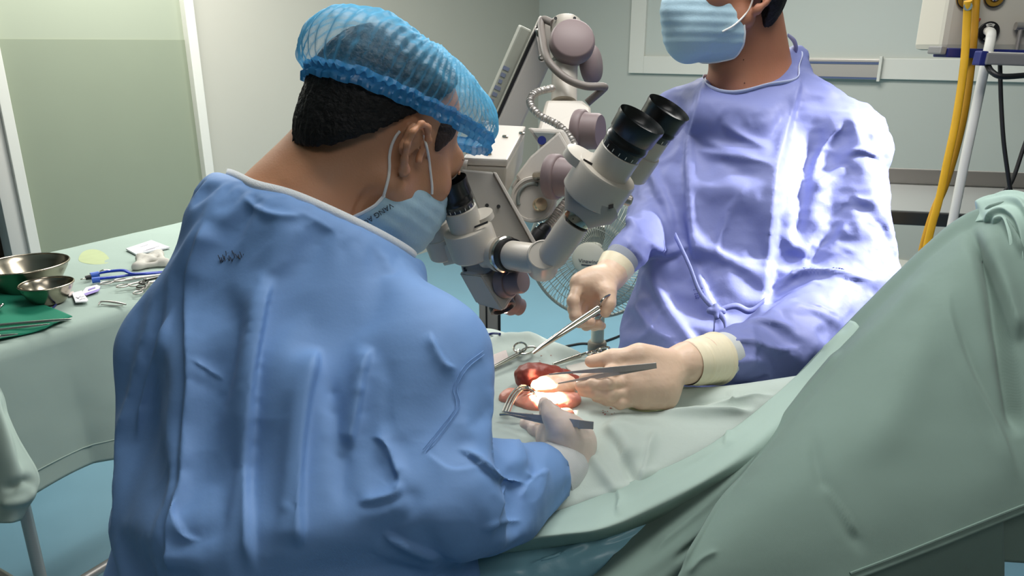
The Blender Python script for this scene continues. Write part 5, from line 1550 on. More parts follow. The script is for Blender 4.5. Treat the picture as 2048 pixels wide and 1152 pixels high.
V = settle(V, Q, mesh_quads(bv, bq), pin, frames=14, grow=0.05, bend=15, tension=40, mass=0.1, quality=4, gravity=0.5)
V, Q = subdivide(V, Q, 1)
V = fold(V, normals(V, Q), [(f[0], f[1] * .7, f[2] * .6, *f[3:]) for f in gf2])
N = normals(V, Q); pr = project(V)
sl = np.clip((pr[:, 0] - 1560) / 80, 0, 1)
V = V + N * ((0.0025 + 0.0060 * sl) * (crumple(V, 13, 70, 3) - .35))[:, None]
N = normals(V, Q)
gown2 = put('gown', mesh_quads(V, Q), M['gown_right'], s2)
gt2 = tree(V, Q); bt2 = tree(np.array([tuple(v.co) for v in body2.data.vertices]), [tuple(p.vertices) for p in body2.data.polygons])
cl, cr_ = neckline(gt2, bt2, P(1490, 160, 1.575), unit(nn + UZ), top=.09)
ribbon([p + nn * .002 for p in cl], [nn + UZ * .5 + r_v * .2 for r_v in cr_], .011, 'collar_edging', mat('pale_lilac_edging', (190, 200, 232), .7), gown2, 2, True)
MB().tube([P(1590, 108, 1.58), P(1592, 96, 1.575), P(1588, 82, 1.58), P(1576, 70, 1.60)], [.006, .008, .007, .004], 8, 6, flat=.4).build('neck_tie', M['gown_right'], gown2)
# waist ties with their knot
kn = P(1432, 622, 1.335)
def tie(pts, w, name='waist_tie'):
    ribbon(pts, [CU + CR * .3] * len(pts), w, name, M['gown_right'], gown2, th=.002)
tie([kn, P(1400, 585, 1.36), P(1378, 530, 1.40), P(1350, 470, 1.44)], .010)
tie([kn, P(1448, 640, 1.325), P(1452, 668, 1.325)], .012)
tie([kn, P(1428, 655, 1.33), P(1424, 688, 1.335)], .011)
tie([kn, P(1470, 612, 1.335), P(1500, 622, 1.335), P(1530, 600, 1.34)], .012)
F = Field(); F.cone(kn - CR * .010, kn + CR * .011, .006, .006, .006); F.cone(kn - CU * .010 - CF * .004, kn + CU * .007, .005, .006, .005)
V_, Q_ = polygonise(F, .003); V_ = V_ + normals(V_, Q_) * (.002 * crumple(V_, 60, 3))[:, None]
put('waist_knot', mesh_quads(V_, Q_), M['gown_right'], gown2)
# small dotted glue mark
mb = MB()
for i in range(5):
    for j in range(5):
        x, y = 1388 + i * 4 + j, 580 + j * 4 - i
        k = np.argmin((pr[:, 0] - x) ** 2 + (pr[:, 1] - y) ** 2 + 1e6 * (((CP - V) * N).sum(1) < 0))
        mb.lathe(P(x, y, pr[k, 2]) - CF * .0015, -CF, [(.0016, 0), (.0001, .0004)], 6)
mb.build('glue_dots', mat('violet_dot', (70, 78, 150), .6), gown2)

# cuffs
a = P(1440, 716, 1.205)
MB().lathe(P(1425, 717, 1.185), unit(P(1300, 750, 1.09) - P(1425, 717, 1.185)) * -1, [(.033, -.012), (.0345, 0), (.0365, .018), (.0375, .034), (.036, .036)], 40).build('knit_cuff', M['knit'], s2)
MB().lathe(P(1240, 522, 1.342), unit(P(1222, 545, 1.33) - P(1240, 522, 1.342)), [(.030, -.012), (.0305, 0), (.030, .014), (.029, .024)], 40).build('knit_cuff', M['knit_grey'], s2)
# gloves: left hand lies over the drape holding forceps
wl = [P(1412, 716, 1.178), P(1375, 725, 1.155), P(1345, 735, 1.143)]
hand('glove', wl,
     [P(1262, 738, 1.118), P(1258, 762, 1.108), P(1265, 784, 1.105), P(1282, 800, 1.108)],
     [[P(1222, 744, 1.098), P(1192, 752, 1.103), P(1168, 757, 1.112)],
      [P(1216, 768, 1.088), P(1186, 770, 1.093), P(1160, 772, 1.105)],
      [P(1222, 790, 1.088), P(1192, 786, 1.093), P(1166, 783, 1.105)],
      [P(1240, 806, 1.093), P(1214, 800, 1.095), P(1192, 795, 1.105)]],
     [P(1330, 722, 1.130), P(1278, 708, 1.118), P(1225, 716, 1.115), P(1182, 723, 1.120)],
     M['glove'], s2, rw=.029, wr=[.034, .030, .029], rf=.0088,
     extra=lambda F: (F.ell(P(1310, 766, 1.122), np.array([.036, .030, .026]), None, .02), F.cone(P(1300, 725, 1.13), P(1270, 765, 1.11), .020, .018, .02), F.ell(P(1322, 795, 1.122), np.array([.024, .022, .020]), None, .02)))
# rolled glove cuffs
for pts, rr, col in (((P(1432, 717, 1.196), P(1372, 727, 1.153)), (.0415, .0395, .0365, .0335), 0),):
    d = pts[1] - pts[0]; ln = np.linalg.norm(d); prof = []
    for i, t in enumerate(np.linspace(0, 1, 26)):
        prof.append((np.interp(t, [0, .3, .7, 1], rr) + .0008 * math.sin(i * 2.1) + (.0012 if i < 2 else 0) + (.0009 * math.sin(i * 3.9) if t > .6 else 0), t * ln))
    MB().lathe(pts[0], d, prof, 40, cap=False).build('glove_cuff', M['glove_cuff'], s2)
# right hand lifts a needle holder
wr_ = [P(1232, 534, 1.335), P(1220, 550, 1.325), P(1208, 562, 1.315)]
hand('glove', wr_,
     [P(1158, 566, 1.285), P(1162, 578, 1.300), P(1172, 590, 1.310), P(1184, 600, 1.315)],
     [[P(1146, 602, 1.265), P(1150, 632, 1.262), P(1166, 642, 1.268)],
      [P(1148, 618, 1.285), P(1158, 644, 1.280), P(1182, 644, 1.275)],
      [P(1158, 632, 1.300), P(1172, 650, 1.295), P(1198, 648, 1.285)],
      [P(1176, 636, 1.310), P(1188, 652, 1.305), P(1204, 652, 1.295)]],
     [P(1218, 562, 1.305), P(1214, 586, 1.278), P(1216, 606, 1.270), P(1211, 624, 1.268)],
     M['glove'], s2, rw=.027, wr=[.030, .027, .026], rf=.0090,
     extra=lambda F: F.ell(P(1186, 566, 1.30), np.array([.030, .024, .026]), None, .02))
d = wr_[1] - P(1246, 512, 1.346)
MB().lathe(P(1236, 527, 1.340), d, [(.0325, 0), (.0335, .001), (.0325, .010), (.031, .020), (.030, .026)], 40, cap=False).build('glove_cuff', M['glove_cuff'], s2)
for hp in (hipL2, hipR2):
    F = Field(); F.cone(down(hp + E1 * .05, .042), down(hp - E1 * .19, .036), .050, .044, .02); F.cone(down(hp + E1 * .03, .06), down(hp + E1 * .02, .10), .048, .046, .03)
    F.cut((0, 0, .004), (0, 0, -1), .003); F.cut((0, 0, .10), (0, 0, 1), .003)
    V, Q = polygonise(F, .006); put('clog', mesh_quads(V, Q), M['clog'], s2)

# ---------------------------------------------------------------- operating microscope
ms = thing('operating_microscope', 'cream operating microscope with two pairs of black eyepieces and taupe knobs', 'microscope', down(P(980, 640, 1.78), 0))
S, SL, SG, TP, RB = M['scope'], M['scope_light'], M['scope_grey'], M['taupe'], M['rubber']
px_m = lambda px, d: px * d / FPX
# stand
base = down(P(980, 640, 1.78), 0)
mb = MB()
for a in (0.4, 1.97, 3.54, 5.11):
    d = np.array([math.cos(a), math.sin(a), 0]); mb.box(base + d * .15 + UZ * .075, (.30, .06, .05), (d, np.cross(UZ, d), UZ))
mb.build('base', SG, ms, smooth=False, bevel=.008)
for a in (0.4, 1.97, 3.54, 5.11):
    d = np.array([math.cos(a), math.sin(a), 0]); q = base + d * .27
    MB().lathe(q + UZ * .025 - np.cross(UZ, d) * .012, np.cross(UZ, d), [(.008, 0), (.024, .002), (.024, .022), (.008, .024)], 20).build('caster', M['rubber'], ms)
fx = unit(base * [1, 1, 0]); fy = np.array([-fx[1], fx[0], 0])
MB().box(base + UZ * .58, (.06, .050, 1.0), (fx, fy, UZ)).build('column', SG, ms, smooth=False, bevel=.003)
for s_, w_ in ((-.0215, .006), (.008, .004)):
    MB().box(base + UZ * .58 - fx * .0305 - fy * s_ * -1, (.002, w_, .98), (fx, fy, UZ)).build('column_groove', M['black'], ms, smooth=False)
# slanting spring arm behind the head
a0, a1 = P(990, 300, 1.66), P(1094, 70, 1.58)
ad = unit(a1 - a0); an = unit(-CF + CR * .3); an = unit(an - ad * (an @ ad)); aw = np.cross(ad, an)
MB().box((a0 + a1) / 2, (np.linalg.norm(a1 - a0) + .06, .055, .060), (ad, aw, an)).build('spring_arm', SL, ms, smooth=False, bevel=.006)
MB().box((a0 + a1) / 2 + an * .026 + aw * (.030 if aw @ CR < 0 else -.030), (np.linalg.norm(a1 - a0) + .04, .006, .010), (ad, aw, an)).build('arm_edge', M['black'], ms, smooth=False, bevel=.001)
MB().box((a0 + a1) / 2 + aw * (.047 if aw @ CR < 0 else -.047) - an * .01, (np.linalg.norm(a1 - a0) * .96, .026, .036), (ad, aw, an)).build('arm_cover', mat('arm_grey_green', (158, 160, 148), .5), ms, smooth=False, bevel=.004)
sg = .047 if aw @ CR < 0 else -.052
for i in range(6):
    c = a0 + (a1 - a0) * (.36 + .055 * i) + aw * sg + an * .0085
    MB().box(c, (.008, .008 + .003 * (i % 3), .0008), (ad, aw, an)).build('arm_print', mat('faded_print', (120, 128, 150), .6) if i == 0 else bpy.data.materials['faded_print'], ms, smooth=False)
MB().tube([base + UZ * 1.05, a0 * .5 + (base + UZ * 1.1) * .5, a0], .026, 20).build('column_head', SG, ms)
# top joint
jt, jb = P(1132, 32, 1.52), P(1128, 205, 1.47)
jd = unit(jt - jb)
MB().lathe(jb, jd, [(.0255, 0), (.0255, .085), (.030, .088), (.030, .160), (.031, .162), (.031, .178), (.028, .181)], 36).build('joint_post', S, ms)
r_ = px_m(46, 1.45)
kdir = unit(-CF * .92 + CR * .05 + CU * .2)
kc = P(1141, 98, 1.49)
def knob(name, c, d, r, dep, r2=None, dep2=None, m=TP, parent=ms, n=36):
    """Round hand knob: wide flange then a narrower cap."""
    r2 = r2 or r * .72; dep2 = dep2 or dep * .9
    return MB().lathe(c, d, [(r * .80, 0), (r * .97, dep * .06), (r, dep * .3), (r, dep * .8), (r * .93, dep), (r2 * 1.04, dep * 1.02), (r2, dep + dep2 * .2), (r2 * .98, dep + dep2 * .85), (r2 * .88, dep + dep2), (0, dep + dep2 * 1.02)], n).build(name, m, parent, sharp=50)
MB().lathe(kc, kdir, [(.020, 0), (r_ * .8, .004), (r_, .016), (r_, .030), (r_ * .93, .040), (r_ * .86, .0425), (0, .043)], 44).build('knob', TP, ms, sharp=60)
MB().lathe(P(1172, 130, 1.54), unit(CR * .85 - CF * .5), [(.015, 0), (.040, .003), (.042, .012), (.036, .022), (0, .023)], 36).build('knob', TP, ms, sharp=60)
for (x0, y0, x1, y1) in ((1077, 52, 1088, 125),):
    A_, B_ = P(x0, y0, 1.545), P(x1, y1, 1.54); dd = unit(B_ - A_)
    MB().box((A_ + B_) / 2, (np.linalg.norm(B_ - A_), .016, .004), (dd, np.cross(dd, -CF), -CF)).build('bracket', M['satin_steel'], ms, smooth=False, bevel=.001)
    for (x, y) in ((1078, 64), (1083, 116)):
        MB().lathe(P(x, y, 1.541), -CF, [(.007, 0), (.007, .003), (.004, .0036), (.0038, .0015), (0, .0015)], 16).build('screw', M['steel'], ms)
for (x, y) in ((1111, 37), (1149, 37)):
    MB().lathe(P(x, y, 1.488), -CF, [(.0032, 0), (.0032, .002), (0, .002)], 12).build('screw', M['black'], ms)
MB().tube([P(1106, 46, 1.50), P(1085, 40, 1.52), P(1084, 70, 1.50), P(1096, 120, 1.45), P(1130, 155, 1.43), P(1170, 172, 1.425), P(1206, 173, 1.43), P(1204, 180, 1.44), P(1174, 206, 1.45)], .0075, 12, 8).build('cable', M['grey_hose'], ms)
# wedge under the post
w = [P(1092, 200, 1.43), P(1165, 200, 1.43), P(1182, 215, 1.43), P(1186, 265, 1.40), P(1074, 265, 1.40)]
MB().prism(w, CF, .085).build('wedge', S, ms, smooth=False, bevel=.006)
knob('knob', P(1152, 262, 1.375), unit(CR * .86 - CF * .42 - CU * .10), px_m(43, 1.37), .018, px_m(36, 1.37), .030)
# gooseneck light guide
def gooseneck(pts, r, name):
    p = catmull([np.asarray(q) for q in pts], 26); mb = MB(); k = len(p)
    rad = [r * (1 + .16 * math.sin(i * 2 * math.pi / 2.6)) for i in range(k)]
    mb.tube(p, rad, 12); return mb.build(name, M['satin_steel'], ms)
gooseneck([P(1106, 176, 1.44), P(1072, 186, 1.41), P(1060, 205, 1.39), P(1078, 230, 1.365), P(1118, 252, 1.35), P(1146, 285, 1.33), P(1158, 330, 1.30), P(1152, 385, 1.27)], .0065, 'light_guide')
gooseneck([P(1160, 372, 1.235), P(1130, 408, 1.22), P(1108, 436, 1.21), P(1090, 458, 1.20)], .0075, 'light_guide')
MB().lathe(P(1094, 452, 1.198), P(1062, 488, 1.19) - P(1094, 452, 1.198), [(.0085, 0), (.011, .004), (.011, .014), (.0135, .016), (.0135, .030), (.012, .036), (.012, .046)], 24).build('guide_plug', M['black'], ms)
MB().lathe(P(1070, 480, 1.195), unit(P(1040, 492, 1.18) - P(1070, 480, 1.195)), [(.006, 0), (.009, .003), (.009, .026), (.005, .030)], 20).build('guide_plug', M['black'], ms)

# housing box with screws on its lid
def hexa(a, b, c, d, depth, m, name, bevel=.004, n=None):
    """Box from four corners of its upper face, extruded along n."""
    return MB().prism([a, b, c, d], n if n is not None else -CU, depth).build(name, m, ms, smooth=False, bevel=bevel)
la, lb_, lc, ld = P(974, 248, 1.27), P(1052, 252, 1.28), P(991, 341, 1.115), P(926, 315, 1.115)
dn = unit(np.cross(lb_ - la, ld - la)); dn = dn if dn @ CU < 0 else -dn
lc = lb_ + ld - la; 
MB().prism([la, lb_, lc, ld], dn, .012).build('housing_lid', SL, ms, smooth=False, bevel=.003)
hx = [la + dn * .0125, lb_ + dn * .0125, lc + dn * .0125, ld + dn * .0125]
MB().prism(hx, dn, .055).build('housing', S, ms, smooth=False, bevel=.004)
for (x, y) in ((967, 272), (1010, 275), (977, 309), (938, 306), (1043, 268)):
    q = PLINE(x, y, la, dn)
    MB().lathe(q, -dn, [(.0052, 0), (.0052, .0016), (.0046, .0028), (.0024, .003), (.0022, .001), (0, .001)], 16).build('screw', M['steel'], ms)
# frame yoke to the right of the housing
yk = [P(1054, 254, 1.25), P(1126, 258, 1.27), P(1160, 324, 1.27), P(1112, 372, 1.22), P(1090, 440, 1.18), P(1040, 430, 1.17), P(1020, 372, 1.17), P(1080, 293, 1.22)]
pn = unit(CF + CR * .25)
yk = [PLINE(project(q)[0], project(q)[1], P(1070, 350, 1.215), pn) for q in yk]
MB().prism(yk, pn, .030).build('yoke', SL, ms, smooth=False, bevel=.005)
rec = [PLINE(x, y, P(1070, 350, 1.212), pn) for x, y in ((1066, 264), (1112, 266), (1092, 292), (1082, 286))]
MB().prism(rec, pn, .006).build('yoke_recess', M['fan_dark'], ms, smooth=False, bevel=.001)
MB().lathe(PLINE(1084, 281, P(1070, 350, 1.211), pn), -pn, [(.007, 0), (.007, .002), (0, .002)], 18).build('label_disc', M['navy'], ms)
# round cam plate with its curved slot
cc = PLINE(1068, 400, P(1070, 350, 1.205), pn); rr = px_m(47, 1.19)
MB().lathe(cc, -pn, [(rr, 0), (rr * 1.0, .008), (rr * .96, .0105), (rr * .86, .0105), (rr * .84, .008), (0, .008)], 48).build('cam_plate', SL, ms, sharp=30)
ux, uy = unit(CR - pn * (CR @ pn)), unit(CU - pn * (CU @ pn))
sl_ = [cc - pn * .0085 + (ux * math.cos(a) + uy * math.sin(a)) * rr * .66 for a in np.linspace(math.radians(70), math.radians(200), 16)]
MB().tube(sl_, .0032, 8).build('cam_slot', M['fan_dark'], ms)
arm = [PLINE(x, y, P(1070, 350, 1.203), pn) for x, y in ((1118, 262), (1140, 300), (1098, 350), (1046, 372), (1030, 352), (1060, 312))]
MB().prism(arm, pn, .010).build('cam_arm', SL, ms, smooth=False, bevel=.004)
MB().lathe(PLINE(1078, 410, P(1070, 350, 1.196), pn), unit(-pn + CR * .5), [(px_m(14, 1.19), 0), (px_m(14, 1.19), .010), (px_m(12, 1.19), .013), (0, .0135)], 28).build('cam_pin', mat('pale_gold', (226, 206, 176), .25, metal=.9), ms)
MB().cyl(PLINE(1072, 352, P(1070, 350, 1.195), pn), P(1098, 350, 1.16), px_m(9, 1.17)).build('knob_shaft', M['steel'], ms)
knob('knob', P(1098, 353, 1.155), unit(CR * .86 - CF * .45 - CU * .12), px_m(46, 1.14), .018, px_m(38, 1.14), .032)
# grey carrier plate running down behind the eyepieces
cp = [P(921, 338, 1.10), P(986, 344, 1.10), P(1072, 494, 1.10), P(1056, 520, 1.10), P(1012, 545, 1.10), P(1000, 520, 1.10)]
MB().prism(cp, unit(CF + CR * .25), .022).build('carrier_plate', SG, ms, smooth=False, bevel=.003)
ed = [P(986, 344, 1.094), P(993, 345, 1.094), P(1080, 498, 1.094), P(1072, 500, 1.094)]
MB().prism(ed, CF, .012).build('plate_edge', SL, ms, smooth=False, bevel=.001)
for (x, y) in ((997, 413), (974, 411)):
    MB().lathe(P(x, y, 1.0985), -CF, [(.0028, 0), (.0028, .001), (0, .001)], 12).build('screw', M['black'], ms)
MB().tube([P(918, 345, 1.115), P(905, 335, 1.12), P(912, 325, 1.125), P(935, 330, 1.125)], .010, 14, 6).build('lamp_bracket', SL, ms)
MB().lathe(P(970, 250, 1.29), unit(CU), [(.010, 0), (.010, .004), (.006, .006), (0, .006)], 20).build('screw', M['satin_steel'], ms)

# a viewing tube with its eyepiece: cup, black barrel, cream collar, drum
def eyepiece(c0, c1, r_cup, r_bar, coll, drum, parent=ms, drum_m=S, split=.60):
    """c0: rim of the cup, c1: foot of the drum."""
    ax = unit(c1 - c0); L_ = np.linalg.norm(c1 - c0)
    bar = L_ * split * .62
    ey = bpy.data.objects.new('eyepiece', None)
    prof = [(r_cup * .90, .004), (r_cup * .99, -.001), (r_cup, .003), (r_cup * .97, .007), (r_bar * 1.06, .022), (r_bar * 1.0, bar * .5), (r_bar * 1.0, bar * .62), (r_bar * 1.03, bar * .64), (r_bar * 1.03, bar * .74), (r_bar * .98, bar * .76), (r_bar * .95, bar * .97), (r_bar * .85, bar)]
    inner_ = [(r_cup * .84, .010), (r_bar * .80, bar * .30), (r_bar * .62, bar * .32), (r_bar * .58, bar * .42), (0, bar * .44)]
    e = MB().lathe(c0, ax, inner_[::-1] + prof, 40, cap=True).build('eyepiece', RB, parent, sharp=50)
    MB().lathe(c0 + ax * bar * .335, -ax, [(0, 0), (r_bar * .48, .0), (r_bar * .40, .003), (0, .005)][::-1], 28).build('lens', M['lens'], e)
    for i in range(7):
        t = math.pi * (.15 + .1 * i); X_, Y_ = frame(ax)
        sd = unit(-CF - ax * (-CF @ ax)); s2 = np.cross(ax, sd); q = math.radians(-60 + 20 * i)
        dd = sd * math.cos(q) + s2 * math.sin(q)
        MB().box(c0 + ax * bar * .90 + dd * r_bar * .965, (.004, .0008, .0008), (ax, np.cross(ax, dd), dd)).build('scale_mark', M['white_plastic'], e, smooth=False)
    c = c0 + ax * bar
    MB().lathe(c, ax, [(r_bar * .9, -.002), (coll, 0), (coll, (L_ - bar) * .42), (coll * 1.02, (L_ - bar) * .44)], 36).build('collar', S, parent)
    d0 = c + ax * (L_ - bar) * .40
    MB().lathe(d0, ax, [(drum * .75, 0), (drum * .96, 0), (drum, .003), (drum, (L_ - bar) * .56), (drum * .93, (L_ - bar) * .60), (drum * .6, (L_ - bar) * .61)], 44).build('drum', drum_m, parent, sharp=35)
    return d0, ax
q0, q1 = P(899, 362, 1.030), P(953, 508, 1.085)
d0, ax0 = eyepiece(q0, q1, px_m(36, 1.03), px_m(33, 1.03), px_m(34, 1.04), px_m(50, 1.07))
p0, p1 = P(853, 404, 1.085), P(893, 508, 1.135)
d1, ax1 = eyepiece(p0, p1, px_m(30, 1.08), px_m(27, 1.08), px_m(31, 1.10), px_m(34, 1.12))
# bridge with the rounded saddle between collar and drum
sd = P(952, 412, 1.09); X_, Y_ = frame(ax0)
MB().lathe(d0 + CR * .020 + CU * .006 + CF * .012 - ax0 * .016, ax0, [(.016, 0), (.022, .001), (.022, .010), (.016, .011)], 32).build('saddle', S, ms, sharp=30)
MB().box((d0 + d1) / 2 + ax0 * .03, (np.linalg.norm(d0 - d1), .030, .034), (unit(d0 - d1), np.cross(unit(d0 - d1), ax0), ax0)).build('bridge', S, ms, smooth=False, bevel=.004)
MB().box(d0 + ax0 * .012 + CR * .018 + CU * .012 - CF * .028, (.020, .003, .003), (unit(CR + CU * .4), CU, CF)).build('slot_line', M['black'], ms, smooth=False)
# prism block under the drums
pb = [P(915, 500, 1.085), P(985, 490, 1.075), P(1004, 528, 1.08), P(962, 556, 1.08), P(925, 548, 1.085)]
MB().prism(pb, CF, .07).build('prism_block', SG, ms, smooth=False, bevel=.006)
for (x, y, w_) in ((931, 520, .006), (929, 537, .003), (931, 541, .004)):
    MB().box(P(x, y, 1.081), (w_, .003, .002), (CR, CU, CF)).build('print_mark', M['black'], ms, smooth=False)
# objective block with its focusing knobs
fo = [P(918, 546, 1.095), P(962, 551, 1.075), P(1005, 622, 1.075), P(985, 616, 1.085), P(952, 607, 1.095)]
ob = [P(962, 551, 1.075), P(992, 530, 1.09), P(1057, 546, 1.13), P(1054, 556, 1.13), P(1005, 622, 1.075)]
top_ = P(940, 535, 1.15); 
mbk = MB(); back = P(1020, 540, 1.18)
vs = [P(918, 546, 1.10), P(962, 551, 1.072), P(1005, 622, 1.072), P(984, 617, 1.085), P(952, 607, 1.10), P(1056, 546, 1.14), P(1054, 556, 1.14), P(1012, 618, 1.13), P(1000, 528, 1.13), P(940, 530, 1.15), P(990, 600, 1.16)]
me_ = bpy.data.meshes.new('objective'); bm = bmesh.new(); [bm.verts.new(v) for v in vs]; bmesh.ops.convex_hull(bm, input=bm.verts)
bmesh.ops.recalc_face_normals(bm, faces=bm.faces); bmesh.ops.dissolve_limit(bm, angle_limit=.12, verts=bm.verts, edges=bm.edges)
bmesh.ops.bevel(bm, geom=list(bm.edges), offset=.002, segments=2, affect='EDGES'); bm.to_mesh(me_); bm.free()
put('objective_block', me_, S, ms, smooth=False)
knob('focus_knob', P(1003, 566, 1.088), unit(CR * .78 - CF * .60 + CU * .05), px_m(31, 1.08), .016, px_m(24, 1.08), .024)
knob('focus_knob', P(1015, 604, 1.15), unit(CR * .7 + CF * .5 - CU * .3), px_m(24, 1.15), .014, px_m(18, 1.15), .014)
MB().lathe(P(1002, 606, 1.115), unit(P(1016, 640, 1.105) - P(1002, 606, 1.115)), [(.018, 0), (.020, .002), (.020, .010), (.016, .011), (.014, .006), (0, .006)], 28).build('objective_lens', M['black'], ms)
# side coupler towards the assistant's tube
e0, e1 = P(968, 512, 1.075), P(1006, 508, 1.055)
MB().lathe(e0, e1 - e0, [(px_m(24, 1.07), 0), (px_m(26, 1.06), .012), (px_m(34, 1.06), .022), (px_m(36, 1.055), .032)], 36).build('coupler', S, ms)
cd_ = unit(P(1085, 520, .985) - e1)
MB().lathe(e1, cd_, [(px_m(36, 1.05), 0), (px_m(37, 1.05), .002), (px_m(37, 1.05), .008), (px_m(34, 1.05), .010)], 44).build('chrome_ring', M['steel'], ms)
MB().lathe(e1 + cd_ * .009, cd_, [(px_m(34, 1.04), 0), (px_m(34, 1.04), .012), (px_m(29, 1.04), .013)], 44).build('black_ring', M['black'], ms)
MB().lathe(e1 + cd_ * .021, cd_, [(px_m(30, 1.03), 0), (px_m(30, 1.02), np.linalg.norm(P(1080, 520, .985) - e1) - .021)], 36).build('side_tube', S, ms)
el = P(1086, 520, .985)
fdir = unit(-CF + CU * .30)
MB().lathe(el - fdir * .030, fdir, [(px_m(31, .98), 0), (px_m(33, .98), .003), (px_m(33, .98), .048), (px_m(31, .98), .052), (px_m(29, .98), .0525), (px_m(28, .98), .0515), (0, .0515)], 40).build('elbow', S, ms, sharp=35)
t0, t1 = P(1104, 512, .972), P(1164, 425, .940)
MB().lathe(t0 - unit(t1 - t0) * .01, t1 - t0, [(px_m(24, .97), 0), (px_m(30, .97), .010), (px_m(31, .96), .050), (px_m(29.5, .95), np.linalg.norm(t1 - t0) - .006)], 40).build('assistant_tube', S, ms)
rd = unit(t1 - t0)
MB().lathe(t1 - rd * .012, rd, [(px_m(29, .94), 0), (px_m(31, .94), .001), (px_m(31, .94), .011), (px_m(30, .94), .012), (px_m(31, .94), .013), (px_m(31, .94), .020), (px_m(28, .94), .021)], 44).build('chrome_ring', M['steel'], ms)
MB().lathe(t1 + rd * .008, rd, [(px_m(27, .93), 0), (px_m(27, .93), .020), (px_m(40, .93), .034)], 40).build('neck', S, ms)
for (x, y) in ((1134, 440),): MB().lathe(P(x, y, .918), -CF, [(.002, 0), (.002, .0012), (0, .0012)], 10).build('screw', M['black'], ms)
# assistant's binocular body and its two eyepieces
g0, g1 = P(1284, 240, .885), P(1180, 395, .945)
d2, ax2 = eyepiece(g0, g1, px_m(52, .885), px_m(46, .89), px_m(44, .91), px_m(64, .93), split=.64)
h0, h1 = P(1338, 216, .945), P(1252, 345, 1.00)
d3, ax3 = eyepiece(h0, h1, px_m(47, .945), px_m(42, .95), px_m(40, .96), px_m(44, .98), split=.64)
MB().lathe(P(1186, 398, .943) , unit(t1 - P(1186, 398, .943)), [(px_m(62, .94), 0), (px_m(60, .94), .010), (px_m(44, .94), .022), (px_m(30, .94), .034)], 40).build('body_cone', SG, ms)
MB().lathe(d2 - CR * .034 + CU * .012 + CF * .012 - ax2 * .012, ax2, [(.018, 0), (.024, .001), (.024, .012), (.018, .013)], 32).build('saddle', S, ms, sharp=30)
MB().box(d2 - CR * .020 + CU * .002 - CF * .012 - ax2 * .001, (.030, .006, .004), (unit(CR - CU * .55), ax2, CF)).build('slot_line', M['black'], ms, smooth=False)
MB().box((d2 + d3) / 2 + ax2 * .03 + CF * .01, (np.linalg.norm(d2 - d3), .036, .045), (unit(d2 - d3), np.cross(unit(d2 - d3), ax2), ax2)).build('bridge', S, ms, smooth=False, bevel=.005)
MB().lathe(P(1240, 395, .95), unit(CR * .9 - CU * .3), [(.004, 0), (.004, .006), (.007, .007), (.007, .014), (.005, .016)], 18).build('side_knob', M['satin_steel'], ms)
MB().box(P(1222, 413, .908), (.006, .005, .001), (unit(CR + CU * .25), CU, CF)).build('print_mark', M['black'], ms, smooth=False)

# ---------------------------------------------------------------- standing fan
FC = P(1184, 512, 2.36); fd = unit(down(-FC, 0) + np.array([-.45, 0, 0])); fd = unit(fd)      # facing us and a little to the left
fx_, fy_ = frame(fd)
fan = thing('standing_fan', 'pale green standing fan behind the microscope and the raised glove', 'fan', down(FC, 0) - fd * .10)
fan_c = FC - fd * .02
RG = .208
mb = MB()
def disc(a, r, off): return fan_c + (fx_ * math.cos(a) + fy_ * math.sin(a)) * r + fd * off
for i in range(96):
    a = 2 * math.pi * i / 96
    pts = [disc(a, .052, .062), disc(a + .10, .10, .064), disc(a + .19, .155, .052), disc(a + .26, RG, .0)]
    mb.tube(pts, .0011, 5, 3)
for r, o in ((.10, .064), (.155, .052)): mb.tube([disc(a, r, o - .002) for a in np.linspace(0, 2 * math.pi, 48, endpoint=False)], .0013, 5, closed=True)
mb.build('front_grille', M['fan_wire'], fan)
mb = MB()
for i in range(72):
    a = 2 * math.pi * i / 72
    mb.tube([disc(a, .075, -.075), disc(a, .15, -.070), disc(a, RG, -.004)], .0011, 5, 3)
for r, o in ((.12, -.074), (.17, -.055)): mb.tube([disc(a, r, o) for a in np.linspace(0, 2 * math.pi, 48, endpoint=False)], .0013, 5, closed=True)
mb.build('rear_grille', M['fan_wire'], fan)
MB().tube([disc(a, RG + .002, -.002) for a in np.linspace(0, 2 * math.pi, 64, endpoint=False)], .0055, 10, closed=True).build('grille_rim', M['fan_wire'], fan)
hub = MB().lathe(fan_c + fd * .052, fd, [(.045, 0), (.054, .004), (.054, .012), (.046, .018), (0, .020)], 40).build('badge', M['fan_plastic'], fan, sharp=50)
letters('Vinawind', .017, fan_c + fd * .0725 - UZ * .004, np.cross(UZ, fd), UZ, M['ink'], fan, 'badge_lettering')
MB().box(fan_c + fd * .072 - UZ * .016, (.045, .002, .003), (np.cross(UZ, fd), fd, UZ)).build('badge_line', M['ink'], fan, smooth=False)
MB().lathe(fan_c - fd * .03, fd, [(.028, 0), (.034, .004), (.034, .035), (.026, .045), (0, .047)], 32).build('blade_hub', M['fan_plastic'], fan)
for k in range(3):
    vs = []; fs = []
    for i in range(9):
        for j in range(9):
            r = .03 + .155 * j / 8; w_ = (.35 + .75 * math.sin(min(1, j / 6) * math.pi * .5)) * (i / 8 - .5) * 1.25
            a = k * 2 * math.pi / 3 + .5 + w_ + .3 * j / 8
            vs.append(disc(a, r, .010 - .035 * (i / 8 - .5)))
    for i in range(8):
        for j in range(8): fs.append((i * 9 + j, i * 9 + j + 1, (i + 1) * 9 + j + 1, (i + 1) * 9 + j))
    o = MB().add(vs, fs).build('blade', M['fan_blade'], fan); o.modifiers.new('t', 'SOLIDIFY').thickness = .0018
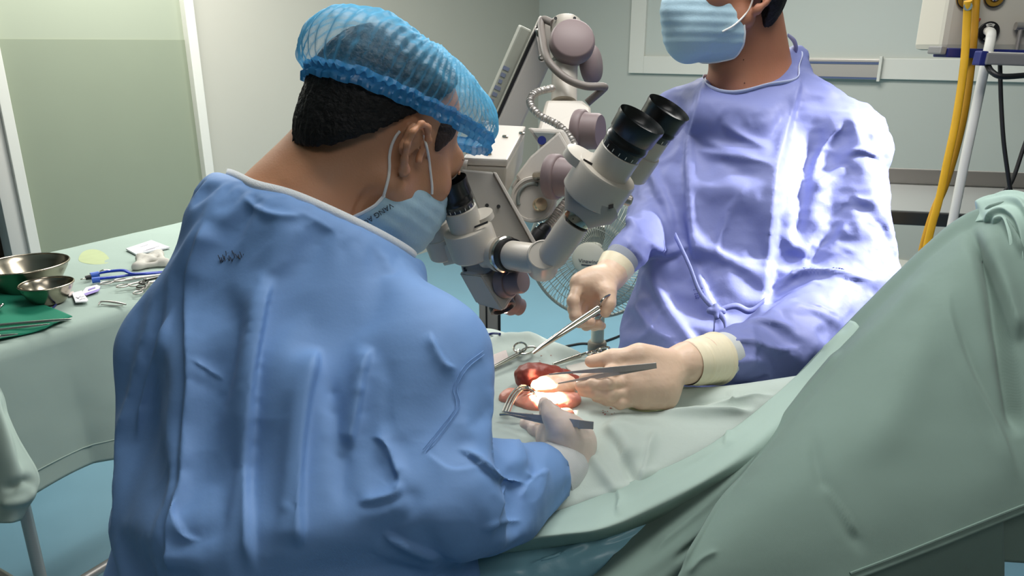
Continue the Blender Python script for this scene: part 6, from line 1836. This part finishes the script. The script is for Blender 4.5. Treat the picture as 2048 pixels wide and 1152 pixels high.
# motor housing behind, with radial vents
MB().lathe(fan_c - fd * .09, -fd, [(.074, -.012), (.078, 0), (.076, .03), (.062, .075), (.040, .095), (0, .10)], 40).build('motor_housing', M['fan_plastic'], fan, sharp=50)
MB().lathe(fan_c - fd * .079, fd, [(.074, 0), (.074, .004), (0, .005)], 40).build('vent_plate', M['fan_dark'], fan)
mb = MB()
for i in range(54):
    a = 2 * math.pi * i / 54; mb.tube([disc(a, .040, -.072), disc(a, .074, -.074)], .0012, 5)
mb.build('vent_ribs', M['fan_plastic'], fan)
pb_ = down(fan_c - fd * .13, 0)
MB().tube([fan_c - fd * .14 - UZ * .0, fan_c - fd * .13 - UZ * .09], [.03, .026], 20).build('neck', M['fan_plastic'], fan)
MB().cyl(pb_ + UZ * .50, fan_c - fd * .13 - UZ * .08, .0225).build('upper_tube', M['fan_plastic'], fan)
MB().lathe(pb_ + UZ * .485, UZ, [(.030, 0), (.033, .004), (.033, .030), (.028, .036)], 28).build('height_collar', mat('collar_taupe', (146, 138, 124), .5), fan)
MB().cyl(pb_ + UZ * .05, pb_ + UZ * .49, .026).build('lower_tube', M['fan_plastic'], fan)
MB().lathe(pb_, UZ, [(.19, 0), (.20, .006), (.20, .022), (.17, .034), (.04, .055), (.028, .075)], 48).build('foot', M['fan_plastic'], fan, sharp=40)
cord = MB().tube([PZ(1096, 700, .006), PZ(1140, 691, .006), PZ(1165, 687, .006), PZ(1190, 688, .006), PZ(1212, 682, .006), PZ(1260, 660, .006), PZ(1340, 600, .006)], .006, 10, 8).build('power_cord', M['black'])
tag(cord, 'black power cord lying on the blue floor behind the fan pole', 'cord')

# ---------------------------------------------------------------- ceiling pendant with gas outlets
PD = 2.22
pL = P(1890, 60, PD); pxv = unit(CR + np.array([0, -.10, 0])); pyv = np.array([-pxv[1], pxv[0], 0.0]); zlow = float(P(1900, 103, PD)[2])
pen = thing('gas_pendant', 'beige ceiling pendant panel with gas outlets above the yellow hoses', 'medical pendant', down(pL + pxv * .2, CEIL))
pc = down(pL + pxv * .19 + pyv * .11, 0)
MB().box(pc + UZ * (zlow + CEIL) / 2, (.38, .20, CEIL - zlow - .004), (pxv, pyv, UZ)).build('column', M['beige'], pen, smooth=False, bevel=.018)
MB().box(pc + UZ * (CEIL - .02), (.46, .28, .04), (pxv, pyv, UZ)).build('ceiling_plate', M['white_frame'], pen, smooth=False, bevel=.006)
def onpen(x, y, off=0.0): return PLINE(x, y, pc - pyv * (.10 + off), pyv)
def outlet(x, y, ring_m, r, name, txt=None):
    c = onpen(x, y)
    o = MB().lathe(c, -pyv, [(r, 0), (r, .006), (r * .92, .009), (r * .55, .009), (r * .52, .004), (r * .30, .004), (r * .30, .016), (0, .016)], 36).build(name, ring_m, pen, sharp=30)
    MB().lathe(c - pyv * .004, -pyv, [(r * .45, 0), (r * .45, .008), (r * .30, .012), (0, .012)], 28).build('socket', M['steel'], o)
    MB().tube([c - pyv * .009 + (pxv * math.cos(a) + UZ * math.sin(a)) * r for a in np.linspace(0, 2 * math.pi, 36, endpoint=False)], r * .06, 6, closed=True).build('rim', M['black'], o)
    if txt:
        for up in (1, -1):
            MB().add([c - pyv * .0095 + (pxv * math.cos(a) + UZ * math.sin(a) * up) * rr_ for rr_ in (r * .60, r * .88) for a in np.linspace(math.radians(58), math.radians(122), 8)],
                     [(i, i + 1, 9 + i, 8 + i) for i in range(7)]).build('label_arc', M['white_plastic'], o)
        letters(txt, r * .26, c - pyv * .0102 + UZ * r * .74, pxv, UZ, M['black'], o)
    return c
outlet(1932, -3, M['brass'], px_m(19, PD), 'gas_outlet'); outlet(1987, -6, M['brass'], px_m(19, PD), 'gas_outlet')
vc = outlet(1975, 64, M['black'], px_m(19, PD), 'gas_outlet', 'VAC')
MB().tube([onpen(1955, 45, .0), onpen(1960, 38, .014)], [.004, .003], 8).build('red_tag', mat('red_tag', (186, 84, 70), .5), pen)
q = onpen(2034, 52, .02)
MB().tube([q - pxv * .004, q + pxv * .05], .011, 16).build('side_valve', M['satin_steel'], pen)
MB().tube([q + pxv * .012, q + pxv * .012 - UZ * .07], .006, 12).build('valve_stem', M['satin_steel'], pen)
# navy tray under the outlets and the grey equipment rail in front of it
def bar(x0, y0, x1, y1, d, hpx, dep, m, name, parent):
    a, b = P(x0, y0, d), P(x1, y1, d); ax_ = unit((b - a)); 
    up = unit(UZ - ax_ * ax_[2]); nn_ = np.cross(ax_, up)
    return MB().box((a + b) / 2 + nn_ * 0, (np.linalg.norm(b - a), dep, px_m(hpx, d)), (ax_, nn_, up)).build(name, m, parent, smooth=False, bevel=.004)
tray = thing('equipment_tray', 'navy blue tray with a grey rail under the gas outlets', 'tray', P(1960, 105, 2.08))
bar(1880, 105, 2140, 112, 2.185, 18, .075, M['navy'], 'tray_board', tray)
bar(1868, 100, 1880, 101, 2.18, 15, .075, M['grey_plastic'], 'end_cap', tray)
bar(1966, 117, 2140, 124, 1.97, 23, .03, M['grey_plastic'], 'front_rail', tray)
bar(1953, 116, 1968, 117, 1.975, 28, .034, M['navy'], 'rail_clamp', tray)
bar(1972, 105, 2140, 110, 1.985, 3, .04, M['white_plastic'], 'rail_lip', tray)
bar(2110, 112, 2140, 113, 2.08, 14, .28, M['grey_plastic'], 'side_bracket', tray)
MB().tube([P(1974, 128, 1.98), P(1984, 144, 1.96), P(2006, 153, 1.95), P(2060, 150, 1.95)], .0075, 12, 8).build('bail_handle', M['black'], tray)
# hoses
def hose(name, label, cat, pts, r, m, group=None, sub=10, fit=None):
    o = MB().tube(pts, r, 12, sub).build(name, m, None)
    tag(o, label, cat, group); return o
hz = lambda L, d0, d1: [P(x, y, d0 + (d1 - d0) * i / (len(L) - 1)) for i, (x, y) in enumerate(L)]
h1 = hose('gas_hose', 'yellow gas hose with a steel fitting, left of the twin hoses', 'hose', hz([(1936, 2), (1934, 40), (1928, 130), (1912, 240), (1893, 330), (1878, 400), (1864, 450), (1852, 500), (1838, 560), (1820, 640), (1800, 760)], 2.07, 2.30), px_m(7.5, 2.1), M['yellow'], 'yellow hoses')
MB().cyl(onpen(1936, -4, .012), P(1936, 13, 2.07), .013, .011).build('fitting', M['steel'], h1)
h2 = hose('gas_hose', 'yellow gas hose crossing behind its twin, nearer the white tube', 'hose', hz([(1955, -40), (1951, 10), (1944, 110), (1931, 210), (1914, 290), (1890, 370), (1869, 420), (1850, 480), (1836, 540), (1820, 600), (1790, 760)], 2.135, 2.38), px_m(8, 2.1), mat('amber_hose', (206, 150, 30), .5, var=.12, var_scale=16), 'yellow hoses')
h3 = hose('suction_tube', 'white tube running down from the black ringed outlet', 'tube', [onpen(1976, 62, .014), P(1982, 66, 2.06), P(1981, 80, 2.04), P(1976, 105, 2.04)] + hz([(1964, 160), (1945, 250), (1928, 330), (1912, 410), (1898, 480), (1880, 580), (1860, 720)], 2.06, 2.22), px_m(9, 2.1), M['white_plastic'])
hose('monitor_cable', 'thin black cable hanging from the tray straight down past the white tube', 'cable', hz([(2000, 130), (2002, 200), (2007, 280), (2016, 350), (2023, 400), (2026, 470)], 2.0, 2.05), px_m(4, 2), M['black'], 'black cables')
hose('monitor_cable', 'thin black cable slanting down to the left behind the tall drape', 'cable', hz([(2075, 180), (2062, 250), (2044, 305), (2024, 362), (2000, 398), (1985, 450), (1980, 520)], 2.02, 2.1), px_m(4, 2), M['black'], 'black cables')

# ---------------------------------------------------------------- the wound, instruments and swabs on the drape
from mathutils.bvhtree import BVHTree
dv = np.empty(len(md.data.vertices) * 3); md.data.vertices.foreach_get('co', dv); dv = dv.reshape(-1, 3)
dtree = BVHTree.FromPolygons([tuple(v) for v in dv], [tuple(p.vertices) for p in md.data.polygons])
def OD(x, y, lift=.004):
    """The point of the main drape seen at pixel (x, y), lifted off the cloth."""
    ray = unit(P(x, y, 1.0) - CP); h = dtree.ray_cast(Vector(CP), Vector(ray))
    p = np.array(h[0]) if h[0] is not None else PZ(x, y, 1.0)
    return p + UZ * lift
wd = thing('surgical_wound', 'red and pink tissue of the wound lit white by the microscope lamp', 'tissue', OD(1090, 790, 0))
def flesh(name, parts, m, h=.0025, rough_=.0012, seed=0):
    F = Field()
    for p in parts: F.ell(*p) if len(p) > 2 else F.ell(*p)
    V, Q = polygonise(F, h); V = V + normals(V, Q) * (rough_ * vnoise(V * 70, seed) + rough_ * .8 * vnoise(V * 160, seed + 1))[:, None]
    return put(name, mesh_quads(V, Q), m, wd)
A_ = np.array([unit(CR), unit(np.cross(UZ, CR)), UZ])
sh = lambda x, y, z, r: (OD(x, y, z), np.array(r), A_, .02)
flesh('skin_edge', [sh(1085, 806, .000, (.036, .026, .007)), sh(1056, 800, .000, (.024, .020, .006)), sh(1116, 802, .001, (.026, .018, .007)), sh(1130, 805, .0, (.020, .016, .007))], M['flesh'], seed=3)
flesh('skin_fold', [sh(1018, 798, .002, (.014, .012, .006)), sh(1030, 795, .003, (.016, .010, .008))], M['flesh'], seed=8)
flesh('skin_fold', [sh(1132, 826, .001, (.012, .012, .005))], M['flesh'], seed=9)
flesh('red_organ', [(OD(1064, 777, .019), np.array([.028, .026, .023]), A_, .02), (OD(1100, 768, .016), np.array([.022, .018, .014]), A_, .02)], M['flesh_red'], rough_=.0016, seed=5)
flesh('pale_tissue', [(OD(1104, 790, .014), np.array([.033, .022, .017]), A_, .02), (OD(1126, 783, .012), np.array([.018, .015, .013]), A_, .02)], mat('pale_tissue', (238, 200, 170), .35, sss=.2, bump=.3, bump_scale=90), seed=9)
flesh('red_rim', [sh(1140, 770, .006, (.018, .014, .010)), sh(1122, 756, .006, (.020, .012, .010)), sh(1162, 775, .002, (.016, .010, .006))], M['flesh_red'], seed=12)
# retractor wires at the near left of the wound
rt = thing('wire_retractor', 'curved steel wire retractor holding the wound open at its left', 'surgical instrument', OD(1030, 815, 0))
for k in range(3):
    d = k * 5
    MB().tube([OD(1006 + d, 836 + d * .5, .010), OD(1020 + d, 812 + d * .4, .016), OD(1038 + d, 797 + d * .5, .020), OD(1056 + d, 792 + d, .016), OD(1064 + d, 800 + d, .008)], .0017, 8, 6).build('blade', M['steel'], rt)
MB().tube([OD(1000, 842, .010), OD(1030, 846, .014), OD(1066, 842, .010)], .0022, 8, 5).build('handle', M['steel'], rt)
# white gauze under the hand
def swab(name, label, corners, lift=.003, m=None, n=9, seed=0, amp=.002):
    c = [OD(x, y, lift) for x, y in corners]; G = np.zeros((n, n, 3))
    for i in range(n):
        for j in range(n):
            u, v = i / (n - 1), j / (n - 1)
            x = (corners[0][0] * (1 - u) + corners[1][0] * u) * (1 - v) + (corners[3][0] * (1 - u) + corners[2][0] * u) * v
            y = (corners[0][1] * (1 - u) + corners[1][1] * u) * (1 - v) + (corners[3][1] * (1 - u) + corners[2][1] * u) * v
            G[i, j] = OD(x, y, lift)
    V, Q = grid_mesh(G); V, Q = subdivide(V, Q, 1)
    V[:, 2] += amp * (1 + crumple(V, 30, seed))
    o = put(name, mesh_quads(V, Q), m or M['gauze']); o.modifiers.new('t', 'SOLIDIFY').thickness = .002
    return tag(o, label, 'gauze')
swab('gauze_swab', 'white gauze swab tucked under the gloved hand beside the wound', [(1130, 738), (1180, 726), (1215, 760), (1160, 772)], seed=3)
pu = swab('paper_pouch', 'pinkish paper pouch lying left of the clamp rings on the drape', [(978, 716), (1012, 704), (1018, 722), (984, 742)], m=M['pouch'], seed=5, amp=.001); pu['category'] = 'pouch'
mb = MB(); r_ = random.Random(9)
for i in range(26):
    x, y = r_.choice([(1215, 822), (1140, 740), (1092, 716), (1225, 830), (1110, 745), (1080, 740)]); x += r_.uniform(-16, 16); y += r_.uniform(-8, 8)
    p = OD(x, y, .0004); mb.lathe(p, UZ, [(r_.uniform(.0006, .0018), 0), (.0002, .0005)], 8)
mb.build('blood_spots', M['blood'], md)
# clamps lying on the drape
def drape_clamp(label, tip, joint, r1, r2, rr, lift, grp):
    t = thing('artery_clamp', label, 'surgical instrument', OD(*joint, 0), grp)
    J, T = OD(*joint, lift), OD(*tip, lift); m = M['steel']
    for r in (r1, r2):
        c = OD(*r, lift + .002); to = unit(J - c); s2 = unit(np.cross(UZ, to))
        MB().tube([c + (to * 1.25 * math.cos(a) + s2 * math.sin(a)) * rr for a in np.linspace(0, 2 * math.pi, 20, endpoint=False)], .0019, 8, closed=True).build('finger_ring', m, t)
        MB().tube([c + to * rr * 1.25, (c + J) / 2 + UZ * .002, J], [.002, .0024, .003], 8, 4).build('shank', m, t)
    MB().tube([J, J * .5 + T * .5, T], [.0042, .0036, .0026], 10, 4).build('jaw', m, t)
    return t
drape_clamp('long clamp with its rings pointing at the needle holder tip, beside the pink pouch', (982, 748), (1036, 720), (1040, 708), (1056, 714), .011, .010, 'clamps on the drape')
drape_clamp('slim clamp lying behind the wound with its rings at the fan pole', (1106, 738), (1160, 720), (1188, 716), (1204, 711), .010, .008, 'clamps on the drape')
t = thing('towel_clip', 'small bright towel clip beside the wound under the right glove', 'surgical instrument', OD(1150, 785, 0))
MB().tube([OD(1140, 786, .010), OD(1160, 776, .014), OD(1178, 768, .014), OD(1200, 778, .010), OD(1225, 790, .006)], .0014, 8, 6).build('arm', M['steel'], t)
MB().tube([OD(1142, 788, .008), OD(1166, 782, .010), OD(1192, 786, .008), OD(1222, 794, .005)], .0014, 8, 6).build('arm', M['steel'], t)
cd2 = MB().tube([OD(940, 686, .004), OD(962, 677, .004), OD(984, 671, .004), OD(1000, 672, .004)], .0022, 8, 6).build('blue_lead', M['navy'])
tag(cd2, 'thin navy lead lying across the far folds of the drape', 'cable')
st2 = blob([(1255, 818), (1275, 812), (1310, 818), (1330, 822), (1290, 826)], 1.0, 0, 'stain', None, M['stain'])
for v in st2.data.vertices:
    q = project(np.array([v.co]))[0]; v.co = Vector(OD(q[0], q[1], .001))
st2.parent = md
# needle holder raised in the right glove
nh = thing('needle_holder', 'long steel needle holder raised in the gloved hand in front of the fan', 'surgical instrument', P(1140, 655, 1.215))
T = P(1065, 707, 1.185); J = P(1085, 692, 1.196); K = P(1196, 616, 1.252)
sd_ = unit(np.cross(K - T, CF))
MB().tube([T, J], [.0022, .0042], 10).build('jaw', M['steel'], nh)
MB().tube([J, J * .5 + K * .5 + sd_ * .002, K + sd_ * .002], [.0042, .0036, .0030], 10, 4).build('shank', M['steel'], nh)
MB().tube([J, J * .5 + K * .5 - sd_ * .003, K - sd_ * .005], [.0042, .0034, .0030], 10, 4).build('shank', M['steel'], nh)
def loop(c, u, v, ru, rv, r, name, parent):
    MB().tube([c + u * ru * math.cos(a) + v * rv * math.sin(a) for a in np.linspace(0, 2 * math.pi, 24, endpoint=False)], r, 8, closed=True).build(name, M['steel'], parent)
lu = unit(K - T)
loop(P(1211, 601, 1.262), lu, unit(CU * .6 - CF * .6), .014, .010, .0017, 'finger_ring', nh)
loop(P(1192, 640, 1.285), lu, unit(CU * .6 - CF * .6), .014, .010, .0017, 'finger_ring', nh)
MB().tube([K, P(1200, 612, 1.262)], .0025, 8).build('ratchet', M['steel'], nh)
# tissue forceps in the left glove of the far surgeon
f1_ = thing('tissue_forceps', 'long steel forceps held over the wound by the far surgeon', 'surgical instrument', P(1200, 745, 1.08))
E_ = P(1313, 731, 1.068)
def blade(pts, w, th, name, parent, m):
    p = catmull(pts, 5); k = len(p); ws = np.interp(np.linspace(0, 1, k), np.linspace(0, 1, len(w)), w); mb = MB(); rr_ = []
    for i in range(k):
        t_ = unit(p[min(i + 1, k - 1)] - p[max(i - 1, 0)]); s_ = unit(np.cross(t_, unit(CF))); n_ = np.cross(s_, t_)
        rr_.append([p[i] + s_ * ws[i] + n_ * th, p[i] - s_ * ws[i] + n_ * th, p[i] - s_ * ws[i] - n_ * th, p[i] + s_ * ws[i] - n_ * th])
    return mb.rings(rr_).build(name, m, parent, smooth=False, bevel=.0004)
blade([P(1098, 749, 1.105), P(1150, 744, 1.090), P(1200, 741, 1.075), P(1250, 737, 1.066), E_], [.0009, .0018, .0036, .0042, .0042], .0009, 'blade', f1_, M['satin_steel'])
blade([P(1116, 767, 1.105), P(1160, 759, 1.100), P(1200, 752, 1.086), P(1250, 742, 1.072), E_ + CF * .002], [.0009, .0018, .0034, .0042, .0042], .0009, 'blade', f1_, M['satin_steel'])
f2_ = thing('tissue_forceps', 'steel forceps between thumb and fingers of the near surgeon', 'surgical instrument', P(1110, 840, .985))
E_ = P(1187, 851, .965)
blade([P(1008, 823, 1.03), P(1050, 830, 1.012), P(1095, 837, .996), P(1140, 845, .974), E_], [.0008, .0020, .0042, .0050, .0050], .0009, 'blade', f2_, M['satin_steel'])
blade([P(1012, 828, 1.035), P(1050, 836, 1.018), P(1095, 843, 1.002), P(1140, 849, .980), E_ + CF * .002], [.0008, .0020, .0040, .0048, .0050], .0009, 'blade', f2_, M['satin_steel'])
